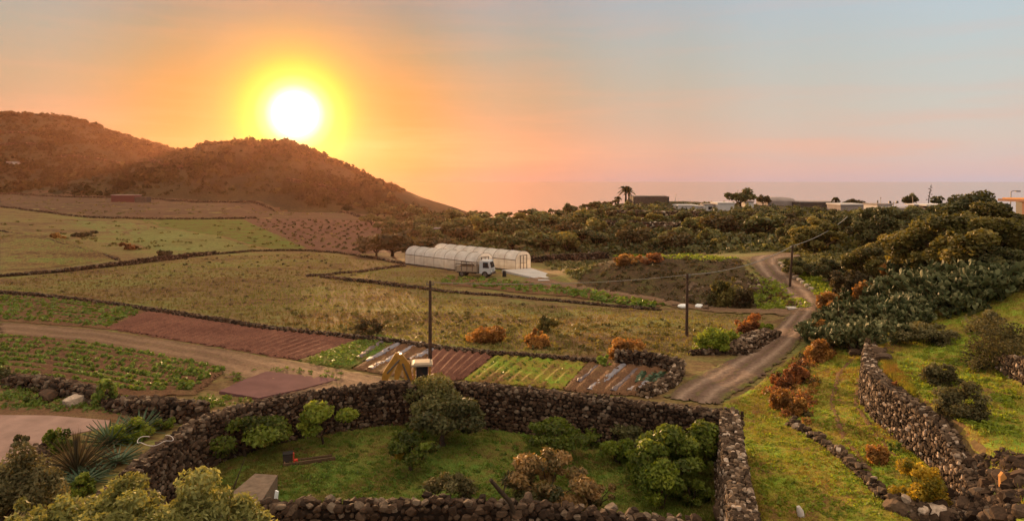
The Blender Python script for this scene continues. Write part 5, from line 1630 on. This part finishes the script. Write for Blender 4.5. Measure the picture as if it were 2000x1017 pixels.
t0 = at(600, 600) + [0, -30, 5]
def cable(a, b_, sag, label, rad=.022):
    t = np.linspace(0, 1, 24)[:, None]
    P = a * (1 - t) + b_ * t; P[:, 2] -= 4 * sag * (t * (1 - t))[:, 0]
    tag(MB().tube(P, rad, 5).build('overhead_cable', M['cable'], smooth=True), label, 'cable')
cable(t1, t2, .35, 'overhead cable between the left and middle poles')
cable(t2, t3, .55, 'overhead cable between the middle and right poles', .035)
cable(t3, t4, .45, 'overhead cable from the right pole up into the dark trees', .035)

# palms on the crest
def palm(u, vb, hpx, label, fr=26, droop=.9, spread=.42):
    p = at(u, vb); h = hpx * p[1] / F
    r = empty('palm_tree', p); tag(r, label, 'palm tree')
    ht = h * .72
    MB().tube([(0, 0, -.2), (.05, 0, ht * .5), (0, .04, ht)], [.34, .24, .26], 8).build('trunk', M['bark'], r, smooth=True)
    mb = MB()
    for i in range(fr):
        a = i * 2.4; e = rng.uniform(-.3, 1.25); Lf = h * spread * rng.uniform(.8, 1.1)
        d = np.array([math.cos(a) * math.cos(e), math.sin(a) * math.cos(e), math.sin(e)])
        t = np.linspace(0, 1, 7)
        cl = np.array([0, 0, ht]) + t[:, None] * d * Lf - np.c_[np.zeros((7, 2)), t ** 2 * Lf * droop * .55]
        s = np.array([-math.sin(a), math.cos(a), 0])
        for k in range(1, 7):
            for sg in (-1, 1):
                for q in (0, .5):
                    b0 = cl[k] * (1 - q) + cl[k - 1] * q
                    tip = b0 + sg * s * Lf * .34 * (1 - .5 * t[k]) + d * Lf * .10 - [0, 0, Lf * .10]
                    mb.add([b0 - d * .12, b0 + d * .16, tip], [(0, 1, 2)], rng.random())
        mb.tube(cl, [.05] * 6 + [.02], 3)
    mb.build('fronds', L['dark'], r)
palm(1222, 394, 37, 'tall left palm of the pair on the far crest')
palm(1228, 394, 30, 'slightly shorter right palm of the pair on the far crest')
palm(1207, 395, 17, 'small palm left of the pair on the far crest')
palm(1632, 401, 26, 'lone palm with a round head among the pale roofs', 34, 1.5, .34)

# buildings of the crest
def house(u0, u1, vb, h, dep, label, wall='plaster_white', roof='plaster_grey', wins=1, dome=False, D=None, name='house', over=.15, roof_h=.25):
    um = (u0 + u1) / 2
    if D is None:
        p = at(um, vb)
    else:
        p = np.array([(um - 1000) / F * D, D, 0.]); p[2] = float(gz(p[0], p[1]))
    w = (u1 - u0) * p[1] / F
    r = empty(name, p); tag(r, label, 'building')
    MB().box((0, dep / 2, h / 2 - .4), (w, dep, h + .8)).build('wall', M[wall], r)
    if dome:
        mb = MB()
        n = 12; rows = []
        for t in np.linspace(0, 1, 6):
            s = math.cos(t * math.pi / 2) ** .8 if t < 1 else 0.0
            rows.append([(w / 2 * s * np.sign(math.cos(a)) * abs(math.cos(a)) ** .5, dep / 2 + dep / 2 * s * np.sign(math.sin(a)) * abs(math.sin(a)) ** .5, h + roof_h * math.sin(t * math.pi / 2)) for a in np.arange(n) / n * 2 * math.pi])
        V = np.array(rows).reshape(-1, 3)
        mb.add(V, [(i * n + j, i * n + (j + 1) % n, (i + 1) * n + (j + 1) % n, (i + 1) * n + j) for i in range(5) for j in range(n)])
        mb.build('roof', M[roof], r, smooth=True)
    else:
        MB().box((0, dep / 2, h + roof_h / 2 + .002), (w + over * 2, dep + over * 2, roof_h)).build('roof', M[roof], r)
    for i in range(wins):
        x = (i + .5) / wins * w - w / 2 + .1
        o = MB().box((x, -.012, h * .5), (.9, .03, min(1.0, h * .5))).build('window', M['glass_dark'], r)
        MB().box((x, -.03, h * .5 - min(1.0, h * .5) / 2 - .05), (1.05, .08, .07)).build('sill', M[wall], o)
    return r
house(1237, 1307, 396, 1.6, 7, 'long dark stone building with a flat pale roof on the far crest', 'stone_build', 'plaster_grey', 0, roof_h=.2, over=-.5)
house(1325, 1361, 409, .8, 5, 'lowest white house strip, leftmost of the crest houses', wins=0, roof='plaster_white')
house(1364, 1378, 411, .8, 4, 'tiny white annex between the first two white houses', wins=0, roof='plaster_white')
house(1379, 1394, 412, 1.3, 4, 'narrow white house with one dark window', wins=1)
house(1402, 1434, 413, 1.7, 5, 'square white house right of the narrow one', wins=0, roof='plaster_white')
house(1460, 1472, 405, 1.2, 4, 'small white cube house under the small brown crest tree', wins=0)
house(1500, 1560, 402, 1.2, 8, 'low house with a broad domed greyish roof', 'plaster_grey', 'plaster_grey', 0, True, roof_h=.9)
house(1562, 1640, 404, 1.1, 7, 'very long low house with flat pinkish roof left of the lone palm', 'stone_build', 'plaster_grey', 0)
house(1642, 1692, 412, 1.2, 6, 'pale-roofed house in front of the dome-shaped tree', 'plaster_grey', 'plaster_white', 0)
house(1714, 1742, 417, 1.6, 5, 'white house with a dark window right of the thick post', wins=1, roof='plaster_grey')
house(1744, 1804, 419, .9, 5, 'long low white wall-like house below the conifer-like tree', wins=0)
house(1812, 1856, 415, 1.2, 6, 'rightmost pale-roofed house beside the flower stalk', 'stone_build', 'plaster_white', 0, over=.5)
house(217, 262, 395, 2.6, 5, 'dark red hut with pale roof at the foot of the hills', 'hut_red', 'plaster_grey', 0, name='hut')
house(263, 284, 396, 1.9, 4, 'low greenish annex joined to the dark red hut', 'stone_build', 'stone_build', 0, name='hut')
house(834, 860, 462, 1.5, 4, 'small dark shed with a pale roof above the greenhouses', 'hut_red', 'plaster_grey', 0, name='shed')
house(12, 30, 366, 1.6, 5, 'tiny pale house on the left hillside', wins=0, D=430)

# orange house at the right edge
p = np.array([46.3, 57.5, 0.]); p[2] = EYE - (468 - HV) / F * 57.5
hs = empty('orange_house', p); tag(hs, 'orange plastered house with shaded veranda cut by the right edge', 'house')
MB().box((2.6, 3, .85), (5.2, 5, 1.7)).build('wall', M['plaster_orange'], hs)
MB().box((3.4, 4.2, 2.4), (4.4, 2.4, 1.6)).build('back_wall', M['frame_dark'], hs)  # near-black colour stands in for the shade of the veranda
for x, y in ((.12, .65), (.12, 2.9), (1.3, .65), (2.9, .65)): MB().box((x, y, 2.4), (.28, .28, 1.5)).build('column', M['roof_brown'], hs)
MB().box((2.6, 3, 3.27), (5.7, 5.5, .22)).build('roof', M['roof_brown'], hs)
MB().box((2.6, 3, 3.43), (5.2, 5.0, .1)).build('roof_top', M['plaster_orange'], hs)

# masts and street lamps against the sky
def mast(u, vb, vt, label, kind, D=None, cat='mast', lean=0):
    p = at(u, vb) if D is None else np.array([(u - 1000) / F * D, D, float(gz((u - 1000) / F * D, D))])
    top = EYE - (vt - HV) / F * p[1]; h = top - p[2]
    name = {'lamp': 'street_lamp', 'stalk': 'agave_stalk', 'twin': 'twin_lamp', 'post': 'thin_mast', 'thick': 'thick_post'}[kind]
    r = empty(name, p); tag(r, label, cat)
    if kind == 'lamp':
        MB().tube([(0, 0, -.2), (lean * .5, 0, h * .5), (lean, 0, h)], [.07, .055, .04], 6).build('post', M['steel'], r)
        MB().tube([(lean, 0, h), (lean + .35, 0, h + .08), (lean + .75, 0, h + .06)], .035, 5).build('arm', M['steel'], r)
        MB().box((lean + .75, 0, h + .02), (.5, .22, .12)).build('lamp_head', M['steel'], r)
    elif kind == 'stalk':
        MB().tube([(0, 0, -.2), (lean * .3, 0, h * .5), (lean, 0, h)], [.10, .07, .03], 6).build('stem', M['bark'], r)
        mb = MB()
        for k in range(12):
            t = .35 + .62 * k / 12; a = k * 2.4; c = np.array([lean * t, 0, h * t]); e = c + np.array([math.cos(a), math.sin(a) * .6, .25]) * .55 * (1.2 - t)
            mb.tube([c, e], .03, 4)
            crown(mb, e, (.2, .2, .12), 14, .14, 2)
        mb.build('flower_heads', L['brown'], r)
    elif kind == 'twin':
        MB().tube([(0, 0, -.2), (0, 0, h)], .06, 6).build('post', M['steel'], r)
        MB().box((0, 0, h - .3), (1.5, .06, .08)).build('arm', M['steel'], r)
        for x in (-.7, .7): MB().box((x, 0, h - .05), (.5, .3, .4), taper=.7).build('lamp_head', M['frame_dark'], r)
    else:
        MB().tube([(0, 0, -.2), (lean, 0, h)], .12 if kind == 'thick' else .045, 6).build('post', M['steel'] if kind == 'post' else M['frame_dark'], r)
        MB().box((lean, 0, h), (.28, .06, .10)).build('cap', M['steel'], r)
mast(1318, 396, 380, 'short thin mast right of the long dark stone building', 'post', lean=.3)
mast(1441, 404, 372, 'thin mast rising from the dark crest tree', 'post')
mast(1714, 414, 392, 'thick short post left of the white house', 'thick')
mast(1720, 414, 386, 'thin mast beside the thick post', 'post')
mast(1745, 414, 394, 'post with two lamp heads in front of the pale houses', 'twin', cat='lamp')
mast(1790, 412, 396, 'bare short post right of the conifer-like tree', 'post')
mast(1812, 412, 360, 'tall agave flower stalk leaning right on the skyline', 'stalk', lean=.75, cat='flower stalk')
mast(1883, 430, 384, 'leftmost street lamp above the dark trees', 'lamp', D=100, cat='street lamp')
mast(1904, 430, 378, 'middle street lamp above the dark trees', 'lamp', D=92, cat='street lamp')
mast(1972, 440, 374, 'tall street lamp nearest the orange house', 'lamp', D=74, cat='street lamp', lean=.15)
mast(1783, 414, 384, 'thin mast above the conifer-like tree', 'post')

# plastic mulch strips
def mulch(a, b_, w, label, m='plastic_grey', name='mulch_strip'):
    A = at(*a)[:2]; B = at(*b_)[:2]; d = B - A; Ln = np.hypot(*d); d /= Ln; nn = np.array([-d[1], d[0]])
    n = int(Ln / .35) + 3
    t = np.linspace(0, Ln, n)
    of = np.array([-.5, -.42, -.15, .15, .42, .5]) * w
    hh = np.array([0, .10, .14, .14, .10, 0])
    P = A + t[:, None, None] * d + (of[None, :, None] + rng.normal(size=(n, 6, 1)) * .035) * nn
    z = gz(P[..., 0], P[..., 1]) + .07 + hh + rng.normal(size=(n, 6)) * .018
    k = 6
    f = [(i * k + j, i * k + j + 1, (i + 1) * k + j + 1, (i + 1) * k + j) for i in range(n - 1) for j in range(5)]
    f = [q for q in f if rng.random() > .04]
    tag(MB().add(np.c_[P.reshape(-1, 2), z.ravel()], f).build(name, M[m]), label, 'plastic strip', 'plastic covered planting strips')
mulch((755, 664), (700, 702), .45, 'dullest plastic strip, leftmost beside the green weeds', 'plastic_dull')
mulch((789, 668), (714, 710), .5, 'pale plastic strip second from the weeds')
mulch((822, 672), (722, 724), .5, 'longest pale plastic strip left of the utility pole')
mulch((856, 678), (800, 706), .5, 'pale plastic strip passing under the utility pole')
mulch((1168, 719), (1128, 750), .32, 'dull plastic strip next to the seedling rows', 'plastic_dull')
mulch((1217, 716), (1152, 766), .5, 'brightest plastic strip of the plot near the road')
mulch((1247, 724), (1196, 768), .42, 'dull plastic strip beside the cabbages', 'plastic_dull')
mulch((1262, 750), (1230, 768), .5, 'short pale plastic strip below the cabbages')

# small things
def rock(u, v, s, label, m='basalt_warm', sq=.7, pos=None, name='boulder', cat='boulder', group=None, rr=None):
    p = at(u, v) if pos is None else np.array(pos)
    mb = MB(); add_stones(mb, np.array([[0, 0, s * sq * .6]]), np.array([[s, s * .8, s * sq]]), rng.uniform(0, 3), 1, .1, None if rr is None else np.array([rr]))
    return tag(mb.build(name, M[m], loc=p), label, cat, group)
rock(143, 790, .62, 'large pale blue-grey block on the grass left of the orchard', 'basalt_warm', .55, rr=.95)
rock(92, 782, .5, 'dark boulder under the crumbling wall', 'basalt', .7)
rock(238, 800, .6, 'brown boulder beside the tall leafy shrub', 'basalt', .7)
rock(1418, 1018, .5, 'big boulder at the corner of the near wall', 'basalt_warm', .8)
for i, (u, v) in enumerate([(1524, 517), (1529, 522), (1535, 528), (1541, 533), (1547, 538), (1554, 544), (1560, 549), (1567, 555), (1575, 561), (1583, 567)]):
    rock(u, v, .28, 'pale marker stone on the outer edge of the road bend', 'basalt_warm', .8, name='marker_stone', cat='stone', group='pale stones along the road bend', rr=.98)

# tumbled rocks of the terrace end
def rubble(poly, n, s0, s1, label, m='basalt_warm', lift=0):
    q = sample_poly(poly, n)
    P = np.array([at(*k) for k in q]); s = rng.uniform(s0, s1, n) * (1 + 1.2 * (rng.random(n) > .9))
    P[:, 2] += s * .25 + lift
    mb = MB(); add_stones(mb, P, np.c_[s * 1.2, s, s * .75], rng.uniform(0, 3.1, n), 1, .5)
    return tag(mb.build('rubble_bank', M[m]), label, kind='stuff')
rubble([(1905, 895), (1960, 880), (2000, 890), (2000, 1017), (1830, 1017), (1850, 960)], 620, .05, .13, 'tumbled bank of brown rocks in the bottom right corner', 'basalt')
rubble([(1735, 985), (1760, 975), (1850, 1000), (1850, 1017), (1760, 1017)], 90, .08, .20, 'scattered rocks at the end of the edging stones')
rubble([(1442, 690), (1470, 665), (1505, 655), (1510, 668), (1480, 690), (1450, 700)], 120, .08, .2, 'loose grey stones spilled along the rubble heap')
rubble([(1330, 600), (1345, 560), (1400, 560), (1490, 545), (1500, 570), (1440, 590), (1380, 604)], 260, .08, .22, 'stony scree at the foot of the earth bank', 'basalt_warm')
rubble([(1660, 675), (1740, 690), (1725, 705), (1655, 690)], 160, .08, .2, 'dark stones under the cactus edge', 'basalt')

p1_, p2_ = at(655, 902), at(553, 915)
pl = empty('plank_bed', (p1_ + p2_) / 2, math.atan2(*(p2_ - p1_)[[1, 0]])); tag(pl, 'long low wooden planks lying on the orchard grass', 'planks')
Ln = float(np.hypot(*(p2_ - p1_)[:2]))
MB().box((0, 0, .12), (Ln, .07, .2)).build('board', M['wood'], pl)
MB().box((.0, -.38, .10), (Ln * .9, .06, .16)).build('board', M['wood'], pl)
MB().box((Ln * .47, -.19, .10), (.06, .36, .18)).build('end_board', M['wood'], pl)
MB().box((Ln * .05, -.19, .05), (Ln * .8, .28, .06)).build('base_board', M['frame_dark'], pl)
q = at(578, 909)
rc = empty('red_chair', q + [0, -.05, .1], .5); rc.scale = (.62, .62, .75); tag(rc, 'small red plastic child seat on the wooden planks', 'seat')
MB().box((0, 0, .22), (.26, .26, .05)).build('seat', M['red_plastic'], rc)
MB().box((-.12, 0, .42), (.04, .26, .4)).build('backrest', M['red_plastic'], rc)
for x in (-.11, .11):
    for y in (-.11, .11): MB().box((x, y, .10), (.04, .04, .2)).build('leg', M['red_plastic'], rc)
MB().box((0, 0, 0), (1, 1, 1))
q = at(562, 905)
cr_ = empty('dark_crate', q + [0, 0, .0], .3); tag(cr_, 'dark box standing left of the red seat on the planks', 'box')
MB().box((0, 0, .26), (.34, .3, .34), taper=1.1).build('body', M['frame_dark'], cr_)
MB().box((0, 0, .44), (.40, .36, .03)).build('rim', M['rubber'], cr_)

# white hose loop on the wall top
q = px(302, 858, 2.02)
t = np.linspace(0, 2 * math.pi, 40)[:-6]
hp_ = np.c_[q[0] + .62 * np.cos(t + 2.2) * (1 + .1 * np.sin(3 * t)), q[1] + .42 * np.sin(t + 2.2), np.full(len(t), 2.0) + .05 * np.sin(4 * t)]
tag(MB().tube(hp_, .013, 5).build('hose', M['plaster_white'], smooth=True), 'thin white hose looped on top of the orchard wall', 'hose')

# platform at the near left corner of the orchard
C = [px(498, 924, .95), px(542, 927, .95), px(512, 976, .95), px(440, 972, .95)]
mb = MB(); T = np.array(C); Bt = T.copy(); Bt[:, 2] = -.3
mb.add(np.r_[T, Bt], [(3, 2, 1, 0), (0, 1, 5, 4), (1, 2, 6, 5), (2, 3, 7, 6), (3, 0, 4, 7)])
M['slab_brown'] = mat_plain('brown_stone_slab', col(.17, .115, .08), .9, .1, var=.3, sc=5, bmp=.4)
tag(mb.build('stone_platform', M['slab_brown']), 'flat stone platform at the near left corner of the orchard', 'platform')
q = px(537, 972, .9)
tag(MB().prism([(-.05, 0), (.08, 0), (.12, .38), (.02, .42)], -.03, .03).build('white_slate', M['white_plastic'], loc=(q[0], q[1], .75)), 'small white slab leaning at the platform corner', 'slab')

# dead branch over the near wall
a = np.array(px(958, 936, 2.45)); b_ = np.array(px(1012, 1000, 1.1))
st = empty('dead_branch', b_); tag(st, 'bare dead branch leaning over the near wall', 'branch')
MB().tube([(0, 0, -.5), (a - b_) * .3 + [.03, 0, 0], (a - b_) * .7, a - b_], [.09, .08, .07, .055], 7).build('limb', M['bark'], st, smooth=True)
MB().tube([(a - b_) * .55, (a - b_) * .7 + [.2, 0, .25]], [.03, .012], 5).build('twig', M['bark'], st)

# pale posts and bags
q = at(1567, 1012)
tag(MB().tube([(0, 0, -.1), (-.08, 0, .25), (-.14, 0, .42)], [.11, .12, .06], 7).build('pale_post', M['plaster_white'], loc=q, smooth=True), 'pale rounded post on the grass at the bottom edge', 'post')
q = at(1957, 956)
tag(MB().prism([(-.07, 0), (.09, 0), (.11, .34), (.0, .48), (-.09, .36)], -.05, .05).build('upright_stone', M['plaster_orange'], loc=q + [0, 0, .08]), 'upright sunlit stone in the bottom right rubble', 'stone')  # orange sunlight painted as the stone's own colour
for (u, v, w, lab) in [(1334, 602, .95, 'left white sack lying by the middle pole'), (1366, 602, .8, 'right white sack lying by the middle pole')]:
    q = at(u, v)
    s_ = MB(); V_, F_ = ico(2); V_ = V_ * [w / 2, .35, .22] * (1 + .12 * vnoise(V_[:, 0] * 3 + u, V_[:, 1] * 3)[:, None]) + [0, 0, .2]
    tag(s_.add(V_, F_).build('white_sack', M['white_plastic'], loc=q, smooth=True), lab, 'sack')
tag(MB().box((0, 0, .15), (.9, .5, .08)).box((-.3, 0, .06), (.1, .5, .1)).box((.3, 0, .06), (.1, .5, .1)).build('pallet', M['wood'], loc=at(1322, 598)), 'small dark pallet left of the white sacks', 'pallet')
tag(MB().box((0, 0, .12), (1.1, .8, .12)).box((0, 0, .03), (.9, .6, .1)).build('flat_stone', M['conc_grey'], loc=at(1551, 604)), 'pale flat slab beside the road fork', 'slab')
tag(MB().box((0, 0, .1), (1.3, .7, .14)).box((0, 0, .0), (1.1, .5, .1)).build('flat_stone', M['conc_grey'], loc=at(1062, 549)), 'small pale slab in front of the concrete pad', 'slab')
tag(MB().box((0, 0, .3), (.5, .5, .6), taper=.8).box((0, 0, .65), (.3, .3, .12)).build('dark_drum', M['rubber'], loc=at(985, 540)), 'dark drum-like thing between the lorry and the concrete pad', 'drum')
# ------------------------------------------------------------------ haze
def haze(x0, x1, y0, y1, z0, z1, dens, colr, aniso):
    o = MB().box(((x0 + x1) / 2, (y0 + y1) / 2, (z0 + z1) / 2), (x1 - x0, y1 - y0, z1 - z0)).build('haze', HZ)
    tag(o, kind='stuff')
HZ = bpy.data.materials.new('haze_air'); HZ.use_nodes = True
_nt = HZ.node_tree
_nt.nodes.clear()
_o = _nt.nodes.new('ShaderNodeOutputMaterial'); _v = _nt.nodes.new('ShaderNodeVolumePrincipled')
_v.inputs['Color'].default_value = (.95, .47, .34, 1)
_v.inputs['Density'].default_value = 0.000060
_v.inputs['Anisotropy'].default_value = .74
_nt.links.new(_v.outputs[0], _o.inputs['Volume'])
haze(-950, 950, -60, 1540, -118, 90, 0, 0, 0)
